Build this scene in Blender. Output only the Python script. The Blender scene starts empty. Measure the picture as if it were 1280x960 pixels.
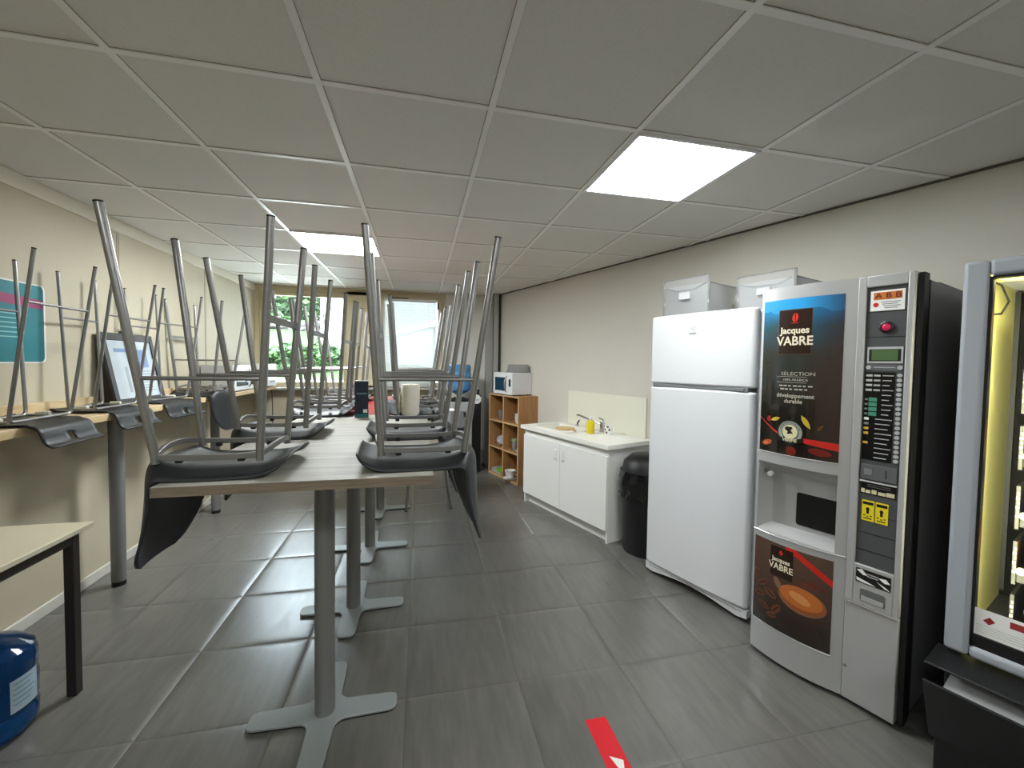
import bpy, bmesh, math, random
from mathutils import Vector, Matrix
random.seed(7)
sc = bpy.context.scene
COL = sc.collection
PI = math.pi
R = math.radians

# ------------------------------------------------------------------ colour / materials
def lin(c):
    c = c / 255.0
    return c / 12.92 if c <= 0.04045 else ((c + 0.055) / 1.055) ** 2.4
def rgb(r, g, b): return (lin(r), lin(g), lin(b), 1.0)

def mat(name, col, rough=0.5, metal=0.0, spec=0.5, noise=0.0, nscale=40.0, stretch=(1, 1, 1), bump=0.0, coat=0.0, emit=None, estr=0.0, sheen=0.0, trans=0.0, ior=1.45):
    m = bpy.data.materials.new(name); m.use_nodes = True
    nt = m.node_tree; b = nt.nodes['Principled BSDF']
    b.inputs['Base Color'].default_value = col
    b.inputs['Roughness'].default_value = rough
    b.inputs['Metallic'].default_value = metal
    b.inputs['Specular IOR Level'].default_value = spec
    b.inputs['Coat Weight'].default_value = coat
    b.inputs['Transmission Weight'].default_value = trans
    b.inputs['IOR'].default_value = ior
    if emit:
        b.inputs['Emission Color'].default_value = emit
        b.inputs['Emission Strength'].default_value = estr
    if noise or bump:
        tc = nt.nodes.new('ShaderNodeTexCoord'); mp = nt.nodes.new('ShaderNodeMapping')
        mp.inputs['Scale'].default_value = stretch
        nz = nt.nodes.new('ShaderNodeTexNoise'); nz.inputs['Scale'].default_value = nscale; nz.inputs['Detail'].default_value = 5
        nt.links.new(tc.outputs['Object'], mp.inputs['Vector']); nt.links.new(mp.outputs['Vector'], nz.inputs['Vector'])
        if noise:
            rp = nt.nodes.new('ShaderNodeMapRange')
            rp.inputs['From Min'].default_value = 0.3; rp.inputs['From Max'].default_value = 0.7
            rp.inputs['To Min'].default_value = 1 - noise; rp.inputs['To Max'].default_value = 1 + noise
            nt.links.new(nz.outputs['Fac'], rp.inputs['Value'])
            mx = nt.nodes.new('ShaderNodeVectorMath'); mx.operation = 'SCALE'
            mx.inputs[0].default_value = col[:3]
            nt.links.new(rp.outputs['Result'], mx.inputs['Scale'])
            nt.links.new(mx.outputs['Vector'], b.inputs['Base Color'])
        if bump:
            bp = nt.nodes.new('ShaderNodeBump'); bp.inputs['Strength'].default_value = bump; bp.inputs['Distance'].default_value = 0.002
            nt.links.new(nz.outputs['Fac'], bp.inputs['Height']); nt.links.new(bp.outputs['Normal'], b.inputs['Normal'])
    return m

def clear_mat(name, tint=(1, 1, 1, 1), gloss=0.08, rough=0.03, body=None, bodyfac=0.0):
    """thin clear sheet: see-through with a Fresnel reflection, optionally a little milky"""
    m = bpy.data.materials.new(name); m.use_nodes = True
    nt = m.node_tree; nt.nodes.clear()
    out = nt.nodes.new('ShaderNodeOutputMaterial')
    tr = nt.nodes.new('ShaderNodeBsdfTransparent'); tr.inputs['Color'].default_value = tint
    gl = nt.nodes.new('ShaderNodeBsdfGlossy'); gl.inputs['Roughness'].default_value = rough
    fr = nt.nodes.new('ShaderNodeFresnel'); fr.inputs['IOR'].default_value = 1.45
    base = tr
    if body:
        df = nt.nodes.new('ShaderNodeBsdfDiffuse'); df.inputs['Color'].default_value = body
        tl = nt.nodes.new('ShaderNodeBsdfTranslucent'); tl.inputs['Color'].default_value = body
        m0 = nt.nodes.new('ShaderNodeMixShader'); m0.inputs['Fac'].default_value = 0.5
        nt.links.new(df.outputs[0], m0.inputs[1]); nt.links.new(tl.outputs[0], m0.inputs[2])
        m1 = nt.nodes.new('ShaderNodeMixShader'); m1.inputs['Fac'].default_value = bodyfac
        nt.links.new(tr.outputs[0], m1.inputs[1]); nt.links.new(m0.outputs[0], m1.inputs[2])
        base = m1
    mx = nt.nodes.new('ShaderNodeMixShader')
    nt.links.new(fr.outputs[0], mx.inputs['Fac'])
    nt.links.new(base.outputs[0], mx.inputs[1]); nt.links.new(gl.outputs[0], mx.inputs[2])
    nt.links.new(mx.outputs[0], out.inputs['Surface'])
    return m

# ------------------------------------------------------------------ mesh builder
class MB:
    def __init__(s): s.bm = bmesh.new(); s.mats = []
    def mi(s, m):
        if m not in s.mats: s.mats.append(m)
        return s.mats.index(m)
    def face(s, vs, m):
        try:
            f = s.bm.faces.new(vs); f.material_index = s.mi(m); return f
        except ValueError: return None
    def v(s, p): return s.bm.verts.new(p)
    def box(s, x0, x1, y0, y1, z0, z1, m, M=None):
        P = [Vector(p) for p in ((x0,y0,z0),(x1,y0,z0),(x1,y1,z0),(x0,y1,z0),(x0,y0,z1),(x1,y0,z1),(x1,y1,z1),(x0,y1,z1))]
        if M is not None: P = [M @ p for p in P]
        V = [s.v(p) for p in P]
        for f in ((3,2,1,0),(4,5,6,7),(0,1,5,4),(1,2,6,5),(2,3,7,6),(3,0,4,7)): s.face([V[i] for i in f], m)
        return s
    def quad(s, a, b, c, d, m): s.face([s.v(a), s.v(b), s.v(c), s.v(d)], m); return s
    def prism(s, poly, h0, h1, m, M=None):
        """poly of (x,y) extruded along z from h0 to h1, then transformed"""
        def t(p): p = Vector(p); return M @ p if M is not None else p
        A = [s.v(t((x, y, h0))) for x, y in poly]; B = [s.v(t((x, y, h1))) for x, y in poly]
        n = len(poly)
        s.face(A[::-1], m); s.face(B, m)
        for i in range(n): s.face([A[i], A[(i+1) % n], B[(i+1) % n], B[i]], m)
        return s
    def cyl(s, p0, p1, r, m, n=16, r2=None, cap=True):
        return s.tube([p0, p1], r, m, n, radii=[r, r if r2 is None else r2], cap=cap)
    def tube(s, pts, r, m, n=10, radii=None, cap=True, closed=False):
        pts = [Vector(p) for p in pts]; N = len(pts)
        T = []
        for i in range(N):
            if closed: t = pts[(i+1) % N] - pts[i-1]
            elif i == 0: t = pts[1] - pts[0]
            elif i == N-1: t = pts[-1] - pts[-2]
            else: t = (pts[i+1]-pts[i]).normalized() + (pts[i]-pts[i-1]).normalized()
            T.append(t.normalized())
        a = Vector((0,0,1)) if abs(T[0].z) < 0.9 else Vector((1,0,0))
        x = T[0].cross(a).normalized()
        rings = []
        for i in range(N):
            x = (x - T[i]*x.dot(T[i])).normalized(); y = T[i].cross(x)
            rr = radii[i] if radii else r
            rings.append([s.v(pts[i] + (x*math.cos(2*PI*k/n) + y*math.sin(2*PI*k/n))*rr) for k in range(n)])
        rng = range(N) if closed else range(N-1)
        for i in rng:
            A, B = rings[i], rings[(i+1) % N]
            for k in range(n): s.face([A[k], A[(k+1) % n], B[(k+1) % n], B[k]], m)
        if cap and not closed:
            s.face(rings[0][::-1], m); s.face(rings[-1], m)
        return s
    def bar(s, pts, w, h, m, up=(0,0,1)):
        """flat rectangular bar following pts; w across, h along up"""
        pts = [Vector(p) for p in pts]; up = Vector(up); N = len(pts); rings = []
        for i in range(N):
            t = (pts[min(i+1, N-1)] - pts[max(i-1, 0)]).normalized()
            sd = t.cross(up).normalized(); u2 = sd.cross(t).normalized()
            rings.append([s.v(pts[i] + sd*a*w/2 + u2*b*h/2) for a, b in ((-1,-1),(1,-1),(1,1),(-1,1))])
        for i in range(N-1):
            for k in range(4): s.face([rings[i][k], rings[i][(k+1) % 4], rings[i+1][(k+1) % 4], rings[i+1][k]], m)
        s.face(rings[0][::-1], m); s.face(rings[-1], m)
        return s
    def lathe(s, prof, m, n=28, c=(0,0,0), mats=None):
        c = Vector(c); rings = []
        for r, z in prof:
            if r < 1e-6: rings.append([s.v(c + Vector((0,0,z)))])
            else: rings.append([s.v(c + Vector((r*math.cos(2*PI*k/n), r*math.sin(2*PI*k/n), z))) for k in range(n)])
        for i in range(len(rings)-1):
            A, B = rings[i], rings[i+1]; mm = mats[i] if mats else m
            for k in range(n):
                k2 = (k+1) % n
                if len(A) == 1 and len(B) == 1: continue
                if len(A) == 1: s.face([A[0], B[k2], B[k]], mm)
                elif len(B) == 1: s.face([A[k], A[k2], B[0]], mm)
                else: s.face([A[k], A[k2], B[k2], B[k]], mm)
        return s
    def grid(s, fn, nu, nv, m, skip=None):
        V = [[s.v(fn(i/nu, j/nv)) for j in range(nv+1)] for i in range(nu+1)]
        for i in range(nu):
            for j in range(nv):
                if skip and skip(i, j): continue
                s.face([V[i][j], V[i+1][j], V[i+1][j+1], V[i][j+1]], m)
        return s
    def ball(s, c, r, m, n=12, sq=(1,1,1)):
        prof = [(math.sin(PI*i/n)*r, -math.cos(PI*i/n)*r) for i in range(n+1)]
        st = len(s.bm.verts)
        s.lathe(prof, m, n*2)
        s.bm.verts.ensure_lookup_table()
        for v in s.bm.verts[st:]:
            v.co = Vector((v.co.x*sq[0], v.co.y*sq[1], v.co.z*sq[2])) + Vector(c)
        return s
    def text(s, body, size, m, M, ext=0.0004, align='CENTER', bold=0.0, sx=1.0):
        cu = bpy.data.curves.new('t', 'FONT'); cu.body = body; cu.size = size; cu.extrude = ext
        cu.align_x = align; cu.align_y = 'CENTER'; cu.offset = bold; cu.resolution_u = 3
        o = bpy.data.objects.new('t', cu)
        COL.objects.link(o)
        dg = bpy.context.evaluated_depsgraph_get()
        me = bpy.data.meshes.new_from_object(o.evaluated_get(dg))
        st = len(s.bm.verts); fs = len(s.bm.faces)
        s.bm.from_mesh(me)
        s.bm.verts.ensure_lookup_table(); s.bm.faces.ensure_lookup_table()
        for v in s.bm.verts[st:]: v.co = M @ Vector((v.co.x*sx, v.co.y, v.co.z))
        k = s.mi(m)
        for f in s.bm.faces[fs:]: f.material_index = k
        bpy.data.objects.remove(o); bpy.data.meshes.remove(me); bpy.data.curves.remove(cu)
        return s
    def warp(s, fn, start=0):
        s.bm.verts.ensure_lookup_table()
        for v in s.bm.verts[start:]: v.co = fn(v.co)
        return s
    def build(s, name, parent=None, loc=(0,0,0), rz=0.0, bevel=0.0, bseg=2, angle=35, flip=True, smooth=True, solid=0.0, subsurf=0):
        bmesh.ops.recalc_face_normals(s.bm, faces=s.bm.faces) if flip else None
        me = bpy.data.meshes.new(name); s.bm.to_mesh(me); s.bm.free()
        for m in s.mats: me.materials.append(m)
        if smooth:
            me.polygons.foreach_set('use_smooth', [True]*len(me.polygons))
            me.set_sharp_from_angle(angle=R(angle))
        o = bpy.data.objects.new(name, me); COL.objects.link(o)
        if parent is not None: o.parent = parent
        o.location = loc; o.rotation_euler = (0, 0, rz)
        if solid:
            md = o.modifiers.new('solid', 'SOLIDIFY'); md.thickness = solid; md.offset = 0
        if subsurf:
            md = o.modifiers.new('sub', 'SUBSURF'); md.levels = subsurf; md.render_levels = subsurf
        if bevel:
            md = o.modifiers.new('bev', 'BEVEL'); md.width = bevel; md.segments = bseg; md.limit_method = 'ANGLE'; md.angle_limit = R(40)
        return o

def tag(o, label, cat, group=None):
    o['label'] = label; o['category'] = cat
    if group: o['group'] = group
    return o
def thing(name, label, cat, loc=(0,0,0), rz=0.0, group=None):
    o = bpy.data.objects.new(name, None); o.empty_display_size = 0.05; COL.objects.link(o)
    o.location = loc; o.rotation_euler = (0, 0, rz)
    return tag(o, label, cat, group)
def struct(o): o['kind'] = 'structure'; return o
CHILD = {}
def kids(o): return [c for c in COL.objects if c.parent == o]
def dup(root, loc, rz, label, group=None):
    r = root.copy(); COL.objects.link(r); r.location = loc
    e = root.rotation_euler.copy(); r.rotation_euler = (e.x, e.y, rz)
    r['label'] = label
    if group: r['group'] = group
    for ch in kids(root):
        c = ch.copy(); COL.objects.link(c); c.parent = r
        for g in kids(ch):
            d = g.copy(); COL.objects.link(d); d.parent = c
    return r
def XZ(x, y, z):
    """matrix that stands a flat (x,y) drawing upright facing local -y at (x,y,z)"""
    return Matrix.Translation((x, y, z)) @ Matrix.Rotation(PI/2, 4, 'X')

# ------------------------------------------------------------------ camera (solved from the ceiling grid and floor tiles)
H = 1.4566; HC = 2.4055
yaw, pitch, roll = 0.2236, -0.0373, 0.0153
fpx, cx, cy = 519.06, 642.77, 473.08
fw = Vector((math.sin(yaw)*math.cos(pitch), math.cos(yaw)*math.cos(pitch), math.sin(pitch)))
r0 = Vector((math.cos(yaw), -math.sin(yaw), 0)); u0 = r0.cross(fw)
rr = r0*math.cos(roll) + u0*math.sin(roll); uu = -r0*math.sin(roll) + u0*math.cos(roll)
cam = bpy.data.cameras.new('camera'); co = bpy.data.objects.new('camera', cam); COL.objects.link(co)
Mx = Matrix((rr, uu, -fw)).transposed().to_4x4(); Mx.translation = (0, 0, H); co.matrix_world = Mx
cam.sensor_fit = 'HORIZONTAL'; cam.sensor_width = 36; cam.lens = fpx/1280*36
cam.shift_x = (640-cx)/1280; cam.shift_y = (cy-480)/1280
cam.clip_start = 0.05; cam.clip_end = 200
sc.camera = co

# right wall frame: s = distance along the wall (away from camera), k = distance off the wall into the room
_L = math.hypot(.3506, 1)
W0 = Vector((3.09, 0, 0)); dW = Vector((-.3506, 1, 0))/_L; nW = Vector((-1, -.3506, 0))/_L
RZW = math.atan2(-dW.y, -dW.x)      # local x runs towards the camera, local y into the wall
def WR(s, k, z=0.0): return W0 + dW*s + nW*k + Vector((0, 0, z))

# ------------------------------------------------------------------ common materials
M = dict(
 steel=mat('brushed_steel', rgb(150,149,147), 0.33, 0.75, noise=.05, nscale=60),
 steel_dark=mat('grey_painted_steel', rgb(128,127,125), 0.42, 0.4),
 chrome=mat('chrome', rgb(205,205,205), 0.14, 1.0),
 pole=mat('grey_lacquer_pole', rgb(134,134,133), 0.42, 0.35),
 foot=mat('pale_grey_lacquer', rgb(158,164,164), 0.45, 0.25),
 black=mat('black_plastic', rgb(22,22,23), 0.45),
 rubber=mat('black_rubber', rgb(16,16,16), 0.7),
 shell=mat('anthracite_plastic', rgb(40,42,44), 0.45, bump=.08, nscale=300),
 shellb=mat('black_seat_plastic', rgb(27,28,30), 0.40, bump=.06, nscale=300),
 pad=mat('cream_felt_pad', rgb(205,203,185), 0.8),
 white=mat('white_laminate', rgb(232,232,228), 0.38),
 whitep=mat('white_plastic', rgb(228,229,230), 0.35),
 fridge=mat('white_enamel', rgb(222,223,225), 0.28, coat=.3),
 grey=mat('grey_plastic', rgb(120,121,122), 0.5),
 lgrey=mat('light_grey_plastic', rgb(176,177,176), 0.45),
 silver=mat('silver_paint', rgb(176,176,175), 0.36, 0.25, noise=.015, nscale=200),
 dgrey=mat('dark_grey_panel', rgb(74,76,77), 0.48),
 vbody=mat('charcoal_cabinet_paint', rgb(140,141,142), 0.55, bump=.1, nscale=400),
 gold=mat('cream_print', rgb(226,214,188), 0.5),
 wprint=mat('white_print', rgb(225,225,220), 0.5),
 red=mat('red_print', rgb(196,38,28), 0.4),
 paper=mat('white_paper', rgb(232,232,228), 0.75),
)
SKY=15.0; LED=11.0; LED2=34.0; EXPO=1.2
# ------------------------------------------------------------------ room shell
def tile_floor_mat():
    m = bpy.data.materials.new('grey_floor_tile'); m.use_nodes = True
    nt = m.node_tree; b = nt.nodes['Principled BSDF']; N = nt.nodes.new; K = nt.links.new
    tc = N('ShaderNodeTexCoord'); sp = N('ShaderNodeSeparateXYZ'); K(tc.outputs['Object'], sp.inputs[0])
    def math_(op, a, v=None, clamp=False):
        n = N('ShaderNodeMath'); n.operation = op; n.use_clamp = clamp
        for i, q in enumerate((a, v)):
            if q is None: continue
            if hasattr(q, 'is_linked'): K(q, n.inputs[i])
            else: n.inputs[i].default_value = q
        return n.outputs[0]
    gx = math_('DIVIDE', math_('ADD', sp.outputs['X'], 21.05), .5); gy = math_('DIVIDE', math_('ADD', sp.outputs['Y'], 18.202), .5)
    fx = math_('FRACT', gx); fy = math_('FRACT', gy)
    dx = math_('SUBTRACT', .5, math_('ABSOLUTE', math_('SUBTRACT', fx, .5))); dy = math_('SUBTRACT', .5, math_('ABSOLUTE', math_('SUBTRACT', fy, .5)))
    d = math_('MULTIPLY', math_('MINIMUM', dx, dy), .5)          # metres to the nearest joint
    pil = math_('SUBTRACT', 1.0, math_('POWER', 2.718, math_('MULTIPLY', d, -60.0)))
    joint = math_('LESS_THAN', d, .0022)
    # grain along the room
    mp = N('ShaderNodeMapping'); mp.inputs['Scale'].default_value = (17, 2.4, 1); K(tc.outputs['Object'], mp.inputs[0])
    nz = N('ShaderNodeTexNoise'); nz.inputs['Scale'].default_value = 1.6; nz.inputs['Detail'].default_value = 7; nz.inputs['Roughness'].default_value = .62
    K(mp.outputs[0], nz.inputs['Vector'])
    nz2 = N('ShaderNodeTexNoise'); nz2.inputs['Scale'].default_value = 3; nz2.inputs['Detail'].default_value = 4; K(tc.outputs['Object'], nz2.inputs['Vector'])
    wn = N('ShaderNodeTexWhiteNoise'); wn.noise_dimensions = '2D'
    cb = N('ShaderNodeCombineXYZ'); K(math_('FLOOR', gx), cb.inputs[0]); K(math_('FLOOR', gy), cb.inputs[1]); K(cb.outputs[0], wn.inputs['Vector'])
    val = math_('ADD', math_('ADD', math_('MULTIPLY', nz.outputs['Fac'], .75), math_('MULTIPLY', nz2.outputs['Fac'], .2)), math_('MULTIPLY', wn.outputs['Value'], .08))
    cr = N('ShaderNodeValToRGB'); e = cr.color_ramp.elements
    e[0].position = .3; e[0].color = rgb(86, 85, 82); e[1].position = .72; e[1].color = rgb(114, 112, 107)
    K(val, cr.inputs['Fac'])
    mx = N('ShaderNodeMix'); mx.data_type = 'RGBA'; K(math_('MULTIPLY', joint, .5), mx.inputs['Factor'])
    K(cr.outputs['Color'], mx.inputs['A']); mx.inputs['B'].default_value = rgb(66, 65, 63)
    K(mx.outputs['Result'], b.inputs['Base Color'])
    b.inputs['Specular IOR Level'].default_value = .8
    K(math_('ADD', .24, math_('MULTIPLY', nz.outputs['Fac'], .12)), b.inputs['Roughness'])
    bp = N('ShaderNodeBump'); bp.inputs['Strength'].default_value = .8; bp.inputs['Distance'].default_value = .005
    K(math_('ADD', pil, math_('MULTIPLY', nz.outputs['Fac'], .10)), bp.inputs['Height']); K(bp.outputs['Normal'], b.inputs['Normal'])
    return m

FLOORM = tile_floor_mat()
WALL_L = mat('beige_wall_panel', rgb(188,180,157), 0.62, noise=.02, nscale=7, bump=.05)
WALL_R = mat('off_white_paint', rgb(208,204,193), 0.75, noise=.012, nscale=5, bump=.04)
WALL_B = mat('pale_grey_panel', rgb(206,205,199), 0.6)
BEIGE = mat('beige_metal', rgb(196,183,150), 0.5)
JOINT = mat('joint_shadow_gap', rgb(120,112,98), 0.7)
CEILM = mat('ceiling_tile', rgb(219,217,210), 0.85, noise=.03, nscale=120, bump=.25)
TBAR = mat('ceiling_rail', rgb(236,235,230), 0.3)
SHADEM = mat('tile_edge_shade', rgb(140,134,124), 0.8)  # shadow line of the ceiling tile edges, painted as darker strips beside the rails
SKIRT = mat('pale_skirting', rgb(205,203,194), 0.5)
BY = 5.88; XL = -2.05; YF = -2.2

b = MB(); b.quad((XL-.1, YF-.1, 0), (4.2, YF-.1, 0), (4.2, BY+.1, 0), (XL-.1, BY+.1, 0), FLOORM)
struct(b.build('floor'))
b = MB(); b.box(XL-.1, 4.2, YF-.1, BY+.1, HC, HC+.05, CEILM)
struct(b.build('ceiling'))
b = MB()
for i in range(-1, 10):
    x = .6*i - 1.5459
    if x < XL: continue
    b.box(x-.012, x+.012, YF, BY, HC-.005, HC+.001, TBAR); b.box(x-.0138, x+.0138, YF, BY, HC-.0010, HC+.001, SHADEM)
for j in range(-7, 8):
    y = .6*j + 1.5661
    if YF < y < BY: b.box(XL, 4.0, y-.012, y+.012, HC-.0045, HC+.001, TBAR); b.box(XL, 4.0, y-.0138, y+.0138, HC-.0010, HC+.001, SHADEM)
struct(b.build('trim_1'))
b = MB(); b.box(XL-.1, XL, YF, BY+.1, 0, HC, WALL_L)
for y in (1.05, 2.25, 3.45, 4.65): b.box(XL-.001, XL+.0012, y-.012, y-.008, .06, HC-.09, JOINT); b.box(XL-.001, XL+.0012, y+.008, y+.012, .06, HC-.09, JOINT)
struct(b.build('wall_left'))
b = MB(); b.box(XL, XL+.012, YF, BY, HC-.085, HC-.002, mat('cream_cornice', rgb(222,216,200), .55)); struct(b.build('trim_2', bevel=.002))
b = MB(); b.box(XL, XL+.014, YF, BY, 0, .065, SKIRT); struct(b.build('baseboard_left', bevel=.003))
b = MB()
p = [WR(-2.6, 0), WR(6.3, 0), WR(6.3, -.1), WR(-2.6, -.1)]
b.prism([(q.x, q.y) for q in p], 0, HC, WALL_R); struct(b.build('wall_right'))
b = MB()
p = [WR(-2.6, 0), WR(6.05, 0), WR(6.05, .010), WR(-2.6, .010)]
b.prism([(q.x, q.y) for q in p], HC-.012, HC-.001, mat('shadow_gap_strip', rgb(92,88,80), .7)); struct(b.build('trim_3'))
b = MB(); b.box(XL, 4.2, YF-.1, YF, 0, HC, WALL_R); struct(b.build('wall_front'))
# window wall
W1 = (-2.0, -.95, 1.12, 2.325); W2 = (-.56, .335, 1.07, 2.37)
b = MB(); T = .16
b.box(XL-.05, .335, BY, BY+T, 0, 1.07, WALL_L)
b.box(XL-.05, -.56, BY, BY+T, 1.07, 1.12, BEIGE)
b.box(XL-.05, -.56, BY, BY+T, 2.325, HC, BEIGE)
b.box(-.56, .335, BY, BY+T, 2.37, HC, BEIGE)
b.box(XL-.05, -2.0, BY, BY+T, 1.12, 2.325, BEIGE)
b.box(-.95, -.56, BY, BY+T, 1.07, 2.37, mat('beige_pier_panel', rgb(214,200,166), .55))
b.box(.335, 1.3, BY, BY+T, 0, HC, WALL_B)
b.box(.345, .90, BY-.012, BY, .23, HC-.01, mat('white_wall_sheet', rgb(214,213,206), .55))
struct(b.build('wall_back'))
b = MB(); b.box(.34, .98, BY-.07, BY, .0, .2, mat('grey_cable_trunking', rgb(150,151,148), .5)); b.box(.34, .98, BY-.075, BY, .115, .12, JOINT)
struct(b.build('baseboard_back', bevel=.004))
CAS = mat('grey_pipe_casing', rgb(158,157,151), .5); DK = mat('dark_gap', rgb(40,38,36), .8)
b = MB(); b.box(.90, .985, 5.70, BY, 0, HC, CAS); b.box(.99, 1.055, 5.66, BY, 0, HC, CAS); b.box(.984, .992, 5.72, BY, 0, HC, DK); b.box(1.055, 1.075, 5.66, BY, 0, HC, DK)
struct(b.build('trim_4', bevel=.003))
b = MB(); b.box(XL, .34, BY-.17, BY, 1.075, 1.10, mat('grey_window_board', rgb(168,165,156), .45)); struct(b.build('trim_5', bevel=.004))
# thin metallic strip standing in for the sheen along a floor tile edge
b = MB(); b.box(.944, .956, 3.36, 4.9, 0, .0025, mat('floor_edge_sheen', rgb(200,200,200), .3, .9)); struct(b.build('floor_sheen'))

GLASS = clear_mat('window_glass', tint=(.97, .99, .98, 1))
def window(name, rect, y0, parts):
    x0, x1, z0, z1 = rect; f = .045
    b = MB()
    for bx in ((x0, x1, z0, z0+f), (x0, x1, z1-f, z1), (x0, x0+f, z0+f, z1-f), (x1-f, x1, z0+f, z1-f)):
        b.box(bx[0], bx[1], y0, y0+.07, bx[2], bx[3], BEIGE)
    w = struct(b.build(name, bevel=.004))
    g = MB(); g.box(x0+f, x1-f, y0+.04, y0+.046, z0+f, z1-f, GLASS); g.build('pane', w)
    return w
w1 = window('window_1', W1, BY+.02, None)
w2 = window('window_2', W2, BY-.005, None)
b = MB()
x0, x1, z0, z1 = W2; f = .045
for bx in ((x0+f, x1-f, z0+f, z0+f+.05), (x0+f, x1-f, z1-f-.05, z1-f), (x0+f, x0+f+.05, z0+f+.05, z1-f-.05), (x1-f-.05, x1-f, z0+f+.05, z1-f-.05)):
    b.box(bx[0], bx[1], BY-.03, BY+.03, bx[2], bx[3], BEIGE)
b.build('sash', w2, bevel=.004)
b = MB(); b.box(.225, .245, BY-.045, BY-.03, 2.17, 2.27, M['black']); b.box(.0-.42, -.16, BY-.04, BY-.03, 2.30, 2.312, M['black'])
b.build('hinge', w2, bevel=.003)
# venetian blind
SLAT = bpy.data.materials.new('white_blind_slat'); SLAT.use_nodes = True
nt = SLAT.node_tree; nt.nodes.clear(); o_ = nt.nodes.new('ShaderNodeOutputMaterial'); d_ = nt.nodes.new('ShaderNodeBsdfDiffuse'); t_ = nt.nodes.new('ShaderNodeBsdfTranslucent'); m_ = nt.nodes.new('ShaderNodeMixShader')
d_.inputs[0].default_value = rgb(232,234,232); t_.inputs[0].default_value = rgb(116,120,120); m_.inputs[0].default_value = .45
nt.links.new(d_.outputs[0], m_.inputs[1]); nt.links.new(t_.outputs[0], m_.inputs[2]); nt.links.new(m_.outputs[0], o_.inputs[0])
bl = thing('venetian_blind', 'white slatted venetian blind lowered over the right-hand window', 'blind', (-.11, BY-.055, 2.28))
b = MB()
for i in range(48):
    z = -.02 - i*.0242
    a = R(66)
    b.quad((-.36, -.0125*math.cos(a), z-.0125*math.sin(a)), (.32, -.0125*math.cos(a), z-.0125*math.sin(a)), (.32, .0125*math.cos(a), z+.0125*math.sin(a)), (-.36, .0125*math.cos(a), z+.0125*math.sin(a)), SLAT)
b.build('slats', bl)
b = MB(); b.box(-.36, .32, -.014, .014, -.012, .012, M['whitep']); b.build('head_rail', bl, bevel=.002)
b = MB(); b.box(-.36, .32, -.012, .012, -1.195, -1.18, M['whitep']); b.build('bottom_rail', bl, bevel=.002)
for x in (-.26, -.02, .22):
    b = MB(); b.cyl((x, -.015, 0), (x, -.015, -1.18), .0013, M['lgrey'], 6); b.build('ladder_cord', bl)

# ------------------------------------------------------------------ outdoors seen through the glass
GRASS = mat('lawn_grass', rgb(42,62,22), .9, noise=.25, nscale=6)
b = MB()
b.grid(lambda u, v: Vector((-9+u*16, 7.6+v*14, .95 + 1.95*max(0, (v*14-2.0)/12)**1.0 + .04*math.sin(u*23+v*11))), 20, 24, GRASS)
g = b.build('lawn_ground', flip=False); struct(g)
b = MB(); b.box(-6, 5, 6.2, 10.8, .70, 1.0, mat('pale_terrace_slab', rgb(205,203,198), .8, noise=.05, nscale=8)); struct(b.build('terrace_ground'))
b = MB()
STONE = mat('rough_stone', rgb(62,58,56), .9, noise=.35, nscale=9, bump=.6)
b.grid(lambda u, v: Vector((-9+u*12, 21.2+.25*math.sin(u*31)+.2*math.cos(v*9+u*17), 2.5+v*.6+.06*math.sin(u*40))), 40, 6, STONE)
tag(b.build('retaining_wall', flip=False, solid=.3), 'grey rough stone retaining wall above the lawn outside the window', 'wall')
LEAF = [mat('leaf_green_'+k, c, .6, noise=.3, nscale=20) for k, c in (('deep', rgb(21,43,17)), ('mid', rgb(36,63,26)), ('light', rgb(59,88,40)))]
BARK = mat('bark', rgb(92,78,62), .9, noise=.3, nscale=30)
def tree(x, y, z, rx, rz_, h, n, label, seed, cat='tree', name='tree'):
    rnd = random.Random(seed)
    t = thing(name, label, cat, (x, y, z), 0, None)
    b = MB()
    for i in range(n):
        th = rnd.uniform(0, 2*PI); ph = math.acos(rnd.uniform(-1, 1)); q = rnd.uniform(.55, 1)**.5
        c = Vector((rx*q*math.sin(ph)*math.cos(th), rx*q*math.sin(ph)*math.sin(th), h+rz_*q*math.cos(ph)))
        s = rnd.uniform(.10, .24)*(rx/2.2)**.5
        e = Matrix.Rotation(rnd.uniform(0, 2*PI), 3, 'Z') @ Matrix.Rotation(rnd.uniform(.2, 1.3), 3, 'X')
        m = LEAF[min(2, int(rnd.random()*3))]
        pts = [c + e @ Vector(p) for p in ((-s, 0, 0), (0, -s*.6, .02), (s, 0, 0), (0, s*.6, .02))]
        b.face([b.v(p) for p in pts], m)
    b.build('foliage', t, flip=False, smooth=False)
    b = MB(); b.tube([(0, 0, -.2), (.05, 0, h*.5), (0, .05, h)], .1, BARK, 8, radii=[.16, .11, .06])
    for k in range(5):
        a = k*1.26; b.tube([(0, 0, h*.6), (rx*.4*math.cos(a), rx*.4*math.sin(a), h*.9), (rx*.65*math.cos(a), rx*.65*math.sin(a), h+rz_*.3)], .04, BARK, 6, radii=[.06, .04, .015])
    b.build('trunk', t)
    return t
tree(-7.6, 24, 3.0, 3.2, 4.4, 3.6, 4200, 'broad green tree at the left edge of the left window view', 1)
tree(-4.6, 25.5, 3.0, 3.4, 4.6, 3.8, 4200, 'tall green tree beside the white building outside', 2)
tree(-9.6, 30, 3.2, 4.4, 6.0, 5.0, 4200, 'dark leafy tree farthest back behind the stone wall', 3)
for i, (x, y, lab) in enumerate(((-4.3, 11.6, 'low round green bush at the left foot of the lawn'), (-3.3, 11.9, 'low green bush in the middle of the lawn edge'), (-2.45, 11.4, 'small green bush close to the white building'))):
    tree(x, y, 1.0, .62, .42, .45, 900, lab, 20+i, 'bush', 'bush')
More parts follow.
